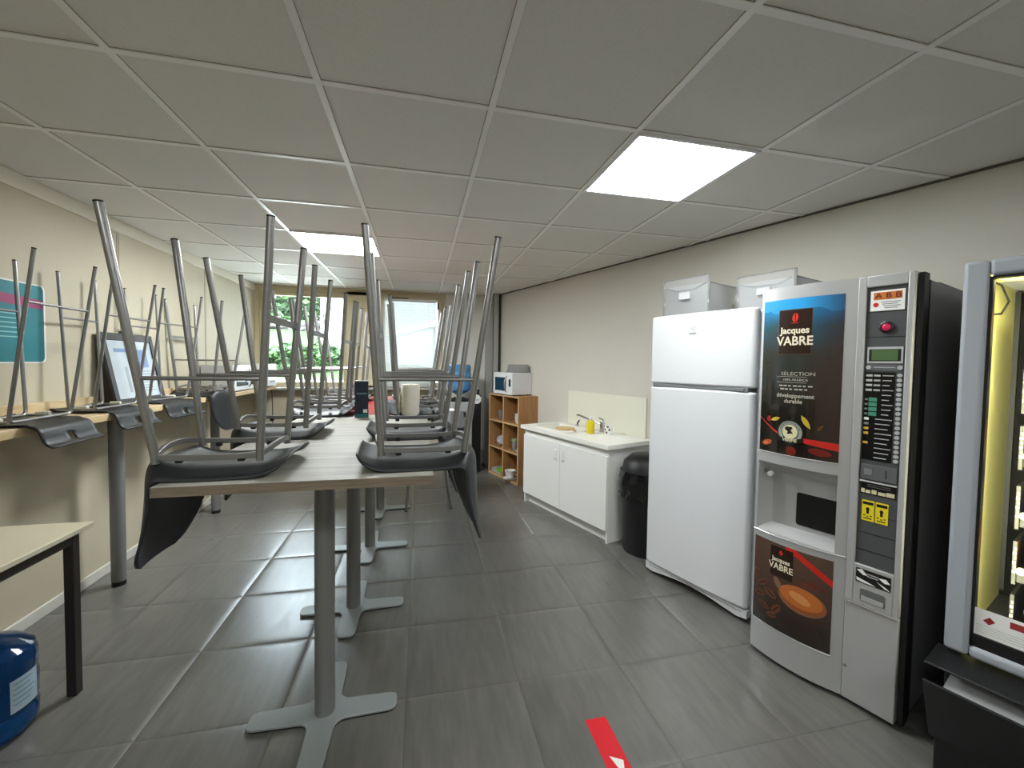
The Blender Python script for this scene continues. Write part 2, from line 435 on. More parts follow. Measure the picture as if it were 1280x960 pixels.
# white building
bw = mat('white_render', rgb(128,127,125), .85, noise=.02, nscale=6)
bd = thing('white_building', 'white rendered building with grey window standing beyond the terrace', 'building', (0, 12.6, .9))
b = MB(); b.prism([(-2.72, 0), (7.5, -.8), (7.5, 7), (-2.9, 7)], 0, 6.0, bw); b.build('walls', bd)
b = MB(); b.box(-2.30, -2.05, -.12, .0, 1.9, 2.75, mat('weathered_window_frame', rgb(86,88,90), .6)); b.box(-2.27, -2.08, -.13, -.11, 1.94, 2.71, mat('dull_window_pane', rgb(80,86,90), .15)); b.build('window', bd)
b = MB(); b.box(-2.25, -1.75, -.2, .0, 0, 1.0, mat('beige_door_paint', rgb(92,86,78), .6)); b.box(-2.06, -2.02, -.21, -.19, 0, 1.0, M['grey']); b.build('door', bd)
b = MB(); b.prism([(-3.1, -.35), (7.6, -1.2), (7.6, 7.2), (-3.1, 7.2)], 6.0, 6.15, mat('grey_roof_edge', rgb(150,150,150), .7)); b.build('roof', bd)
b = MB(); b.prism([(-1.9, 1.25), (.9, 2.1), (.9, 2.22), (-1.9, 1.37)], 0, .35, mat('pale_grey_canopy', rgb(186,190,190), .6), Matrix.Translation((1.2, -.25, 0)) @ Matrix.Rotation(PI/2, 4, 'X')); b.build('canopy', bd)
b = MB(); b.box(-.6, .35, -.45, -.2, 0, 1.5, mat('grey_door_recess', rgb(176,180,182), .6)); b.build('porch', bd)

# ------------------------------------------------------------------ light: sky, panels
w = bpy.data.worlds.new('world'); sc.world = w; w.use_nodes = True
bgn = w.node_tree.nodes['Background']; bgn.inputs[0].default_value = (.78, .89, 1.0, 1); bgn.inputs[1].default_value = SKY
PANEL = mat('led_diffuser', rgb(250,250,250), .5, emit=(.95, .99, 1.0, 1), estr=LED)
PANEL_FAR = mat('led_diffuser_rear', rgb(250,250,250), .5, emit=(.95, .99, 1.0, 1), estr=LED2)
def ceiling_light(i, j, label, PANEL=PANEL):
    x = .6*i - 1.5459 + .3; y = .6*j + 1.5661 + .3
    t = thing('ceiling_light', label, 'ceiling light', (x, y, HC-.006))
    b = MB()
    for bx in ((-.297, .297, -.297, -.28), (-.297, .297, .28, .297), (-.297, -.28, -.28, .28), (.28, .297, -.28, .28)): b.box(bx[0], bx[1], bx[2], bx[3], -.006, .006, M['whitep'])
    b.build('frame', t, bevel=.001)
    b = MB(); b.box(-.28, .28, -.28, .28, -.002, .004, PANEL); b.build('diffuser', t)
ceiling_light(4, 0, 'square glowing LED ceiling panel nearest the vending machines')
ceiling_light(1, 3, 'square glowing LED ceiling panel farther back above the tables', PANEL_FAR)
ceiling_light(1, -4, 'square LED ceiling panel above and behind the camera on the left', mat('led_diffuser_side', rgb(250,250,250), .5, emit=(.95, .99, 1.0, 1), estr=LED*1.15))
ceiling_light(4, -4, 'square LED ceiling panel behind the camera on the right')
sc.view_settings.view_transform = 'Standard'; sc.view_settings.look = 'None'
sc.view_settings.exposure = EXPO; sc.view_settings.gamma = 1.0; sc.view_settings.use_curve_mapping = False
sc.cycles.use_denoising = True
sc.cycles.max_bounces = 10; sc.cycles.diffuse_bounces = 6; sc.cycles.transparent_max_bounces = 16
# ------------------------------------------------------------------ tables
def wood(name, c1, c2, rough, sc_=(3, 40, 40), s=1.2):
    m = bpy.data.materials.new(name); m.use_nodes = True; nt = m.node_tree; b = nt.nodes['Principled BSDF']
    tc = nt.nodes.new('ShaderNodeTexCoord'); mp = nt.nodes.new('ShaderNodeMapping'); mp.inputs['Scale'].default_value = sc_
    nz = nt.nodes.new('ShaderNodeTexNoise'); nz.inputs['Scale'].default_value = s; nz.inputs['Detail'].default_value = 8; nz.inputs['Roughness'].default_value = .6
    cr = nt.nodes.new('ShaderNodeValToRGB'); e = cr.color_ramp.elements; e[0].position = .3; e[0].color = c1; e[1].position = .7; e[1].color = c2
    for a, c in ((tc.outputs['Object'], mp.inputs[0]), (mp.outputs[0], nz.inputs['Vector']), (nz.outputs['Fac'], cr.inputs[0]), (cr.outputs[0], b.inputs['Base Color'])): nt.links.new(a, c)
    b.inputs['Roughness'].default_value = rough
    return m
TOPW = wood('grey_oak_laminate', rgb(130,128,117), rgb(162,159,148), .55, (2.2, 26, 26))
EDGEW = wood('brown_oak_edge', rgb(104,92,76), rgb(138,124,106), .5, (5, 40, 40), 2)
REDT = mat('red_laminate', rgb(120,30,28), .4, noise=.03, nscale=6)
REDE = mat('dark_red_edge', rgb(140,40,36), .45)
TZ = 1.085
def table(yc, py, top, edge, label):
    px = -.372
    t = thing('high_table', label, 'table', (px, py, 0), 0, 'square pedestal tables in a row')
    b = MB(); b.box(-.397, .397, -.4, .4, TZ-.030, TZ-.0015, edge); b.box(-.397, .397, -.4, .4, TZ-.0015, TZ, top)
    o = b.build('tabletop', t, loc=(.02, yc-py, 0))
    b = MB(); b.cyl((0,0,.012), (0,0,TZ-.034), .0385, M['pole'], 28); b.cyl((0,0,TZ-.037), (0,0,TZ-.0305), .13, M['pole'], 24); b.build('pole', t)
    # cross foot: four rounded arms
    poly = []
    L_, w_, ri = .285, .052, .05
    for q in range(4):
        a = q*PI/2
        def rt(x, y): return (x*math.cos(a)-y*math.sin(a), x*math.sin(a)+y*math.cos(a))
        arm = [(w_+.004+ri*(1-math.cos(s*PI/2/4)), -(w_+.004+ri*(1-math.sin(s*PI/2/4)))) for s in range(4, -1, -1)]
        arm = [(w_+.06, -w_-.002)] if False else [(.062, -.062), (.075, -.053), (.095, -.05), (L_-.03, -.045), (L_-.012, -.04), (L_-.002, -.028), (L_, -.012), (L_, .012), (L_-.002, .028), (L_-.012, .04), (L_-.03, .045), (.095, .05), (.075, .053)]
        poly += [rt(*p) for p in arm]
    b = MB(); b.prism(poly, .006, .016, M['foot']); b.prism([(x*.985, y*.985) for x, y in poly], 0, .006, M['rubber'])
    b.build('cross_foot', t, bevel=.002)
    return t
table(1.77, 1.785, TOPW, EDGEW, 'grey oak square high table nearest the camera, first of the row')
table(2.575, 2.54, TOPW, EDGEW, 'second grey oak high table, behind the nearest one and before the red tables')
table(3.38, 3.36, REDT, REDE, 'nearer red topped high table, right behind the grey oak tables')
table(4.185, 4.22, REDT, REDE, 'farther red topped high table at the window end of the row')

# ------------------------------------------------------------------ moulded bar stools, upside down on the tables
def interp(P, t):
    n = len(P)-1; x = min(max(t, 0), 1)*n; i = min(int(x), n-1); f = x-i
    def g(k): return P[min(max(k, 0), n)]
    p0, p1, p2, p3 = g(i-1), g(i), g(i+1), g(i+2)
    return tuple(.5*((2*p1[k]) + (-p0[k]+p2[k])*f + (2*p0[k]-5*p1[k]+4*p2[k]-p3[k])*f*f + (-p0[k]+3*p1[k]-3*p2[k]+p3[k])*f**3) for k in range(len(p1)))
# profile (u, z, halfwidth, lateral lift towards the frame/+z, lateral curl along u)
SHP = [(0.236, 0.06, 0.13, -0.004, 0), (0.224, 0.05, 0.155, -0.01, 0), (0.198, 0.04, 0.172, -0.02, 0), (0.15, 0.033, 0.18, -0.028, 0), (0.08, 0.031, 0.182, -0.029, 0), (0, 0.03, 0.183, -0.029, 0), (-0.06, 0.034, 0.183, -0.032, 0.004), (-0.105, 0.044, 0.183, -0.04, 0.014), (-0.142, 0.054, 0.184, -0.052, 0.032), (-0.17, 0.046, 0.184, -0.062, 0.054), (-0.186, 0.014, 0.184, -0.06, 0.07), (-0.19, -0.04, 0.183, -0.045, 0.072), (-0.192, -0.11, 0.18, -0.025, 0.062), (-0.195, -0.175, 0.174, -0.01, 0.048), (-0.2, -0.232, 0.16, 0, 0.032), (-0.205, -0.27, 0.132, 0, 0.02), (-0.208, -0.29, 0.095, 0, 0.01)]
def make_stool(label, loc, rz, group):
    t = thing('bar_stool', label, 'stool', loc, rz, group)
    b = MB()
    def fn(a, c):
        u, z, hw, lift, curl = interp(SHP, a); s = 2*c-1
        q = abs(s); w_ = min(max((q-.66)/.32, 0), 1); g = w_*w_*(3-2*w_)
        return Vector((u + .85*curl*q**2.2, hw*s, z + lift*g))
    b.grid(fn, 44, 16, M['shell']); b.build('seat_shell', t, solid=.007, angle=60)
    zf = .070; HB, HT, UR, UF, TR, TF, ZT = .143, .188, -.128, .156, -.229, .206, .803
    for s in (-1, 1):
        b = MB(); b.bar([(UR, HB*s, zf), (-.06, HB*s, zf-.004), (.08, HB*s, zf-.004), (UF, HB*s, zf)], .012, .018, M['steel_dark'])
        b.build('seat_rail', t, bevel=.002)
        for u, ub in ((TR, UR), (TF, UF)):
            b = MB(); b.tube([(ub, HB*s, .050), (ub, HB*s, zf), (u, HT*s, ZT)], .0118, M['steel'], 14)
            l = b.build('leg', t)
            d = Vector((u-ub, (HT-HB)*s, ZT-zf)).normalized(); e = Vector((u, HT*s, ZT))
            b = MB(); b.cyl(e - d*.001, e + d*.004, .0122, M['black'], 14); b.build('foot_cap', l)
        for u in (-.07, .1):
            b = MB(); b.box(u-.010, u+.010, (HB-.010)*s-.007, (HB-.010)*s+.007, zf-.022, zf-.008, M['black']); b.build('spacer', t, bevel=.003)
        # side footrest
        b = MB(); k = (.31-zf)/(ZT-zf); b.tube([(UR+(TR-UR)*k, (HB+(HT-HB)*k)*s, .31), (UF+(TF-UF)*k, (HB+(HT-HB)*k)*s, .31)], .0065, M['steel'], 10); b.build('footrest', t)
    for u, bow in ((UF, .030), (UR, .030)):
        b = MB(); b.bar([(u + (.02 if u > 0 else -.02)*math.sin(PI*q/8), -HB+2*HB*q/8, zf + bow*math.sin(PI*q/8)*.6) for q in range(9)], .012, .018, M['steel_dark']); b.build('seat_rail', t, bevel=.002)
    k = (.50-zf)/(ZT-zf); b = MB(); b.bar([(UF+(TF-UF)*k, -(HB+(HT-HB)*k), .50), (UF+(TF-UF)*k, HB+(HT-HB)*k, .50)], .008, .024, M['steel']); b.build('footrest', t, bevel=.002)
    return t
GL = 'upturned stools on the left side of the tables'; GR = 'upturned stools on the right side of the tables'
st = make_stool('dark grey bar stool upturned on the near table, left side, nearest the camera', (-.651, 1.596, TZ), R(.4), GL)
for x, y, a, lab in ((-.682, 2.263, 1, 'dark grey moulded bar stool upturned second from the camera, left side of oak tables'),
                     (-.675, 3.063, 0, 'dark grey bar stool upturned on the red table, left side, behind the dark carton'),
                     (-.673, 3.474, 2.3, 'dark grey stool upturned on red tables, left side, second behind the oak tables'),
                     (-.67, 4.12, 0, 'dark grey stool upturned on farther red table, left side, last before the window')):
    dup(st, (x, y, TZ), R(a), lab, GL)
for x, y, a, lab in ((.022, 1.611, 183.2, 'dark grey stool upturned on the near table, right side, back overhanging the edge'),
                     (-.012, 2.185, 182, 'dark grey bar stool upturned on the right side, directly behind the front right one'),
                     (.006, 3.05, 181.3, 'dark grey bar stool upturned on the red table, right side, behind the paper roll'),
                     (-.039, 3.545, 182, 'dark grey stool upturned on the right of the red tables, last before the blind')):
    dup(st, (x, y, TZ), R(a), lab, GR)
# one stool the right way up, tucked in at the far table
fs = dup(st, (.085, 4.30, .80), R(180), 'bar stool standing upright on the floor by the farther red table', 'stool standing on the floor')
fs.location.z = .807; fs.rotation_euler = (PI, 0, R(180)); del fs['group']

# ------------------------------------------------------------------ wall counter on the left
SHZ = 1.13; SX = -1.745
COUN = wood('pale_oak_counter', rgb(186,162,122), rgb(212,190,150), .45, (26, 2.2, 26))
wc = thing('wall_counter', 'long pale oak counter along the left wall on grey round legs', 'counter', (-1.87, 3.1, 0))
b = MB(); b.box(XL+.002, SX, .70, 5.70, SHZ-.042, SHZ, COUN); b.build('counter_top', wc, loc=(1.87, -3.1, 0), bevel=.003)
b = MB(); b.box(XL+.001, XL+.02, .70, 5.70, SHZ, SHZ+.07, COUN); b.build('upstand', wc, loc=(1.87, -3.1, 0), bevel=.003)
for y in (.85, 3.10, 4.40, 5.55):
    b = MB(); b.cyl((0, y-3.1, .03), (0, y-3.1, SHZ-.042), .038, M['pole'], 24); l = b.build('leg', wc)
    b = MB(); b.cyl((0, y-3.1, 0), (0, y-3.1, .03), .036, M['black'], 24); b.build('foot_cap', l)

# wire stools upturned on the counter
def make_wire_stool(label, loc, rz, group):
    t = thing('wire_bar_stool', label, 'stool', loc, rz, group)
    z0 = .026; zt = .80
    def bent(ub, hb, ut, ht):
        P = []
        A = Vector((ut, -ht, zt)); B = Vector((ub, -hb, z0)); C_ = Vector((ub, hb, z0)); D = Vector((ut, ht, zt))
        r = .03
        P.append(A)
        for (p, q, s) in ((A, B, C_), (B, C_, D)):
            d1 = (p-q).normalized(); d2 = (s-q).normalized()
            for k in range(5):
                f = k/4; P.append(q + d1*r*(1-f)**2 + d2*r*f**2)
        P.append(D)
        return P
    for ub, hb, ut, ht in ((.056, .186, .169, .196), (-.094, .135, -.125, .140)):
        P = bent(ub, hb, ut, ht)
        n = len(P)
        b = MB(); b.tube(P, .0082, M['steel'], 12); fr = b.build('bent_leg_frame', t)
        for i, j in ((0, 1), (n-1, n-2)):
            d = (P[i]-P[j]).normalized(); b = MB(); b.cyl(P[i]-d*.003, P[i]+d*.003, .0086, M['black'], 12); b.build('foot_cap', fr)
    # foot ring bars near the tips and cross bar
    def at_(ub, hb, ut, ht, s, z): k = (z-z0)/(zt-z0); return (ub+(ut-ub)*k, s*(hb+(ht-hb)*k), z)
    F_ = (.056, .186, .169, .196); B_ = (-.094, .135, -.125, .140)
    for z, fr in ((.565, F_), (.545, B_)):
        b = MB(); b.tube([at_(*fr, -1, z), at_(*fr, 1, z)], .006, M['steel_dark'], 10); b.build('footrest', t)
    for s in (-1, 1):
        b = MB(); b.tube([at_(*F_, s, z0+.0), (.0, s*.165, z0-.004), at_(*B_, s, z0)], .0075, M['steel'], 10); b.build('seat_rail', t)
        b = MB(); b.cyl((-.055, s*.135, z0+.004), (.0, s*.14, z0+.004), .0125, M['pad'], 14); b.build('pad', t, bevel=.003)
    # seat with a low slotted back hanging over the counter edge
    PR = [(-.16, .022), (-.14, .012), (-.10, .006), (-.02, .004), (.06, .004), (.115, .002), (.145, -.012), (.158, -.036), (.166, -.060), (.180, -.082), (.204, -.096)]
    b = MB(); nu, nv = 30, 18
    def fn(a, c):
        u, z = interp(PR, a); s = 2*c-1; hw = .165 + .012*a
        if a > .97: hw -= .006
        return Vector((u, hw*s, z + (.006*abs(s)**2 if a < .5 else 0)))
    b.grid(fn, nu, nv, M['shellb'], skip=lambda i, j: 22 <= i <= 26 and 8 <= j <= 9)
    b.build('seat_shell', t, solid=.006, angle=50)
    return t
GW = 'wire bar stools upturned on the wall counter'
ws = make_wire_stool('black seated wire stool upturned on the wall counter, nearest the camera in full view', (-1.843, 2.461, SHZ), R(3.4), GW)
dup(ws, (-1.868, 3.010, SHZ), R(1), 'black seated wire stool upturned on the counter, just left of the framed board', GW)
dup(ws, (-1.855, 3.544, SHZ), R(-8), 'black seated wire stool upturned on the counter, in front of the framed board', GW)
dup(ws, (-1.85, 1.905, SHZ), R(3), 'black seated wire stool upturned on the counter, cut off by the left picture edge', GW)
w4 = dup(st, (-1.815, 4.14, SHZ), R(174), 'grey moulded bar stool upturned on the counter beside the grey oven, back hanging down', 'moulded stool upturned on the counter')
del w4['group']
# ------------------------------------------------------------------ small table, water bottle, tape, poster
CREAMT = mat('cream_laminate', rgb(206,198,172), .5)
DKBR = mat('dark_brown_metal', rgb(44,38,34), .5)
t = thing('side_table', 'low cream topped table with dark square legs at the left edge', 'table', (-1.74, 1.70, 0))
b = MB(); b.box(-.285, .325, -.55, .50, .70, .722, CREAMT); b.build('tabletop', t, bevel=.003)
for x, y in ((.295, .415), (.295, -.46), (-.28, .415), (-.28, -.46)):
    b = MB(); b.box(x-.018, x+.018, y-.018, y+.018, 0, .70, DKBR); b.build('leg', t, bevel=.002)
b = MB(); b.box(-.27, .285, .40, .43, .66, .70, DKBR); b.box(-.27, .285, -.475, -.445, .66, .70, DKBR); b.box(.28, .31, -.45, .41, .66, .70, DKBR); b.box(-.295, -.265, -.45, .41, .66, .70, DKBR); b.build('apron', t)

BLUEP = mat('blue_bottle_plastic', rgb(22,86,150), .10, spec=.6, coat=.4, trans=.75, ior=1.2)
def water_bottle(loc, label, s=1.0, name='water_bottle', inv=False, lab=True, BLUEP=BLUEP):
    t = thing(name, label, 'water bottle', loc)
    b = MB()
    prof = [(0, .012), (.085, .004), (.118, .006), (.134, .03), (.136, .075), (.131, .085), (.131, .10), (.136, .11), (.136, .185), (.131, .195), (.131, .21), (.136, .22), (.136, .265), (.128, .298), (.095, .325), (.052, .345), (.030, .36), (.030, .395), (.033, .40), (0, .40)]
    prof = [(r*s, z*s) for r, z in prof]
    if inv: prof = [(r, .40*s - z) for r, z in prof][::-1]
    b.lathe(prof, BLUEP, 40); b.build('bottle_body', t, angle=30)
    b = MB(); z = .385*s if not inv else .0
    b.lathe([(0, z+.032*s), (.031*s, z+.03*s), (.036*s, z), (.0, z)], M['white'], 20); b.build('cap', t)
    if lab:
        b = MB()
        b.grid(lambda u, v: Vector((.1368*s*math.cos(R(-24)+u*R(40)), .1368*s*math.sin(R(-24)+u*R(40)), (.105+.115*v)*s)), 10, 1, mat('pale_bottle_label', rgb(168,190,204), .55, noise=.06, nscale=14))
        for i in range(5):
            b.grid(lambda u, v: Vector((.1374*s*math.cos(R(-21)+u*R(22+4*(i % 3))), .1374*s*math.sin(R(-21)+u*R(22+4*(i % 3))), (.13+.018*i+.004*v)*s)), 8, 1, mat('label_print', rgb(110,140,160), .6))
        b.build('label', t, flip=False)
    return t
water_bottle((-1.615, 1.935, 0), 'large blue water bottle standing on the floor under the side table', 1.08)

TAPE = mat('red_floor_tape', rgb(214,14,34), .45)
b = MB(); b.box(0, .088, -.42, 0, 0, .0012, TAPE); b.prism([(.028, -.165), (.072, -.19), (.05, -.25)][::-1], .0012, .0018, M['white'])
tp = tag(b.build('floor_tape', loc=(.668, 1.535, .0005)), 'red tape strip with a white arrow stuck on the grey floor', 'tape')

TEAL = mat('teal_poster_print', rgb(38,124,134), .55)
po = thing('wall_poster', 'teal poster with a magenta band hanging on the left wall', 'poster', (XL, 2.50, 1.42))
b = MB()
def rpoly(x0, x1, y0, y1, r):
    P = []
    for cx_, cy_, a0 in ((x1-r, y0+r, -90), (x1-r, y1-r, 0), (x0+r, y1-r, 90), (x0+r, y0+r, 180)):
        for k in range(5): a = R(a0+22.5*k); P.append((cx_+r*math.cos(a), cy_+r*math.sin(a)))
    return P
MP = Matrix(((0, 0, 1, 0.0015), (1, 0, 0, 0), (0, 1, 0, 0), (0, 0, 0, 1)))   # drawing (x,y)->(world y, z), facing +x
b.prism(rpoly(-.36, .36, -.005, .425, .03), 0, .001, M['wprint'], MP); b.prism(rpoly(-.35, .35, .003, .417, .025), .001, .0016, TEAL, MP)
b.prism([(-.34, .33), (.345, .29), (.345, .34), (-.34, .38)], .0016, .002, mat('magenta_print', rgb(150,62,104), .5), MP)
for i in range(9):
    y = .25-.024*i; x = .06 if i < 6 else -.2
    b.prism([(x-.1+.02*(i % 3), y), (x+.17-.03*(i % 2), y), (x+.17-.03*(i % 2), y+.006), (x-.1+.02*(i % 3), y+.006)], .0016, .002, mat('pale_teal_print', rgb(130,190,194), .5), MP)
b.build('printed_sheet', po)

# framed board leaning on the counter
FR = mat('dark_grey_frame', rgb(64,64,66), .45)
fb = thing('framed_board', 'dark framed board with bluish sheets leaning on the left wall counter', 'frame', (-1.925, 3.47, SHZ), R(0))
LM = Matrix.Translation((0, 0, .006)) @ Matrix.Rotation(R(-11), 4, 'Y')
b = MB(); w_, h_ = .265, .49
b.box(-.012, .006, -w_, -w_+.04, 0, h_, FR, LM); b.box(-.012, .006, w_-.04, w_, 0, h_, FR, LM); b.box(-.012, .006, -w_+.04, w_-.04, 0, .04, FR, LM); b.box(-.012, .006, -w_+.04, w_-.04, h_-.05, h_, FR, LM)
b.box(-.012, .006, -.06, .06, h_, h_+.018, FR, LM); b.build('frame', fb, bevel=.002)
b = MB(); b.box(-.010, 0, -w_+.04, w_-.04, .04, h_-.05, mat('white_sheet', rgb(176,187,194), .35, noise=.08, nscale=5), LM)
BLP = mat('blue_ink_print', rgb(120,140,178), .5); GRP = mat('grey_ink_print', rgb(140,150,154), .5)
b.box(0, .0008, -.17, -.03, .36, .385, BLP, LM); b.box(0, .0008, .05, .16, .25, .38, BLP, LM)
b.box(0, .0008, -.10, -.075, .08, .26, GRP, LM)
for i in range(8): b.box(0, .0008, -.04, .18-.02*(i % 3), .08+.02*i, .086+.02*i, GRP, LM)
b.build('board_sheet', fb)
b = MB(); b.prism([(0, .005), (-.085, .005), (-.095, .44)], -w_+.01, -w_+.022, mat('dark_brown_board', rgb(50,40,30), .6), Matrix(((1,0,0,-.012),(0,0,1,0),(0,1,0,0),(0,0,0,1)))); 
b.build('easel_side', fb); b = MB(); b.prism([(0, .005), (-.085, .005), (-.095, .44)], w_-.022, w_-.01, mat('dark_brown_side', rgb(50,40,30), .6), Matrix(((1,0,0,-.012),(0,0,1,0),(0,1,0,0),(0,0,0,1)))); b.build('easel_side', fb)

# appliances on the wall counter
def microwave(name, label, loc, rz, w, d, h, body, face, group=None, knob=True):
    """front faces local -y"""
    t = thing(name, label, 'microwave', loc, rz, group)
    b = MB(); b.box(-w/2, w/2, .018, d, .012, h, body)
    for i in range(4 if knob else 0): b.box(w/2-.0005, w/2+.0012, .06+i*.045, .085+i*.045, .05, .075, M['grey'])
    for i in range(4 if knob else 0): b.box(-w/2-.0012, -w/2+.0005, .06+i*.045, .085+i*.045, .05, .075, M['grey'])
    b.build('body', t, bevel=.004)
    b = MB(); b.box(-w/2, w/2-.105, 0, .018, .012, h, face); dr = b.build('door', t, bevel=.004)
    b = MB(); b.box(-w/2+.045, w/2-.145, -.0025, 0, .055, h-.06, mat('tinted_oven_glass', rgb(38,66,84), .12, coat=.5)); b.build('door_window', dr)
    b = MB(); b.tube([(w/2-.125, 0, .04), (w/2-.128, -.028, .08), (w/2-.128, -.03, h-.1), (w/2-.125, 0, h-.04)], .007, M['chrome'], 10); b.build('handle', dr)
    b = MB(); b.box(w/2-.1, w/2, 0, .018, .012, h, face); b.box(w/2-.075, w/2-.03, -.001, .0, h-.085 if knob else h*.40, h-.06 if knob else h*.72, M['black']); cp = b.build('control_panel', t, bevel=.003)
    for i, z in enumerate((h*.30, h*.56) if knob else ()):
        b = MB(); b.cyl((w/2-.052, 0, z), (w/2-.052, -.016, z), .020, M['lgrey'] if i else M['black'], 18); b.build('knob', cp)
    for x in (-w/2+.04, w/2-.04):
        for y in (.05, d-.04):
            b = MB(); b.cyl((x, y, 0), (x, y, .013), .012, M['black'], 10); b.build('foot', t)
    return t
microwave('microwave_oven', 'grey sided microwave on the left wall counter facing the room', (-1.745, 4.74, SHZ), R(90), .47, .285, .262, mat('pale_grey_steel_case', rgb(172,174,172), .45), M['whitep'])
microwave('microwave_oven', 'white microwave at the far end of the left counter by the window', (-1.875, 5.36, SHZ), R(0), .30, .28, .27, M['whitep'], M['whitep'])
t = thing('kettle', 'cream electric kettle between the two microwaves on the counter', 'kettle', (-1.845, 5.12, SHZ))
KC = mat('cream_plastic', rgb(222,214,190), .4)
b = MB(); b.lathe([(0, .015), (.065, .015), (.068, .02), (.060, .12), (.052, .19), (.045, .205), (0, .205)], KC, 28); b.build('kettle_body', t)
b = MB(); b.tube([(0, -.05, .19), (0, -.10, .18), (0, -.105, .10), (0, -.06, .05)], .009, KC, 10); b.build('handle', t)
b = MB(); b.lathe([(0, .226), (.012, .224), (.014, .21), (.044, .205), (0, .20)], M['black'], 20); b.build('lid', t)
b = MB(); b.cyl((0,0,0), (0,0,.016), .072, M['black'], 28); b.build('base', t)
b = MB(); b.tube([(-1.76, 5.585, SHZ-.045), (-1.752, 5.585, SHZ-.3), (-1.755, 5.58, SHZ-.7), (-1.75, 5.59, .3), (-1.85, 5.6, .01)], .005, M['black'], 8)
tag(b.build('power_cord'), 'black cord hanging down from the far end of the left counter', 'cord')

# ------------------------------------------------------------------ things on the high tables
t = thing('drink_carton', 'tall dark navy carton with a teal band on the second oak table', 'carton', (-.375, 2.90, TZ), R(6))
NAVY = mat('navy_card', rgb(26,34,50), .45, noise=.15, nscale=12)
b = MB(); b.box(-.042, .042, -.035, .035, 0, .235, NAVY); b.box(-.0425, .0425, -.0355, .0355, .002, .022, mat('teal_card', rgb(30,116,112), .45)); b.box(.01, .036, -.0358, -.035, .03, .052, M['wprint']); b.box(-.03, .035, -.0358, -.035, .150, .162, mat('muted_teal_print', rgb(70,104,112), .5))
b.build('carton_body', t, bevel=.002)
b = MB(); b.box(-.040, .040, -.033, .033, .235, .24, mat('pale_card_rim', rgb(150,158,160), .5)); b.build('lid', t, bevel=.001)
t = thing('paper_roll', 'cream kitchen paper roll standing on the second oak table', 'paper roll', (-.062, 2.92, TZ))
CRP = mat('cream_tissue', rgb(214,210,194), .9, noise=.03, nscale=30, bump=.2)
b = MB(); b.lathe([(.020, 0), (.058, 0), (.062, .01), (.062, .205), (.058, .215), (.020, .215), (.020, 0)], CRP, 32); b.build('roll', t)
b = MB(); b.lathe([(.0195, .004), (.0195, .2152), (.017, .2152), (.017, .004)], mat('brown_card_core', rgb(160,132,100), .8), 20); b.build('core', t)
b = MB(); b.grid(lambda u, v: Vector((-.062-.012*math.sin(u*2.2), -.004-.05*u, .004+.165*v*(1-.3*u))), 8, 6, CRP); b.build('loose_sheet', t, flip=False, solid=.001)
b = MB(); b.grid(lambda u, v: Vector((-.07+.14*u, -.05+.10*v, .004+.006*math.sin(u*7+v*5))), 8, 8, M['paper'])
tag(b.build('napkin', loc=(.21, 3.23, TZ), rz=R(20), flip=False, solid=.001), 'crumpled white napkin on the nearer red table by the stools', 'napkin')

# ------------------------------------------------------------------ water cooler and column by the back wall
t = thing('water_cooler', 'grey water cooler with blue bottle on top against the back wall', 'water cooler', (.50, 5.42, 0))
b = MB(); b.box(-.155, .155, -.15, .17, .02, .95, mat('cooler_grey', rgb(158,160,160), .45)); b.box(-.12, .12, -.154, -.14, .62, .84, M['grey']); b.build('body', t, bevel=.012)
b = MB(); b.box(-.11, .11, -.20, -.15, .60, .625, M['black']); b.build('drip_tray', t, bevel=.003)
for x in (-.055, .055):
    b = MB(); b.tube([(x, -.15, .80), (x, -.19, .80), (x, -.195, .765)], .012, M['black'], 10); b.cyl((x, -.19, .80), (x, -.19, .825), .014, M['black'], 12); b.build('tap', t)
b = MB(); b.lathe([(.14, .95), (.14, .975), (.07, 1.0), (0, 1.0)], M['black'], 28, c=(0, .01, 0)); b.build('bottle_collar', t)
water_bottle((.50, 5.43, .985), 'blue upside-down water bottle on top of the grey water cooler', 1.12, 'cooler_bottle', inv=True, lab=False, BLUEP=mat('light_blue_bottle', rgb(96,156,206), .12, coat=.4, trans=.4, ior=1.2))
t = thing('black_stand', 'tall narrow black stand with a round white disc beside the water cooler', 'stand', (.735, 5.50, 0))
b = MB(); b.prism([(-.075, -.05), (.06, -.05), (.06, .06), (-.075, .06)], 0, 1.02, M['black']); b.box(-.045, .04, -.03, .04, 1.02, 1.10, M['black']); b.build('column', t, bevel=.008)
b = MB(); b.cyl((.0, -.052, .97), (.0, -.062, .97), .060, M['white'], 28); b.box(-.03, .03, -.0628, -.062, .965, .97, M['grey']); b.box(-.02, .02, -.0628, -.062, .95, .955, M['grey']); b.build('disc', t)
b = MB(); b.tube([(.70, 5.72, .16), (.72, 5.66, .03), (.80, 5.64, .02), (.86, 5.70, .05), (.90, 5.68, .012)], .007, M['black'], 8)
tag(b.build('floor_cable'), 'black cable lying on the floor by the back wall trunking', 'cable')

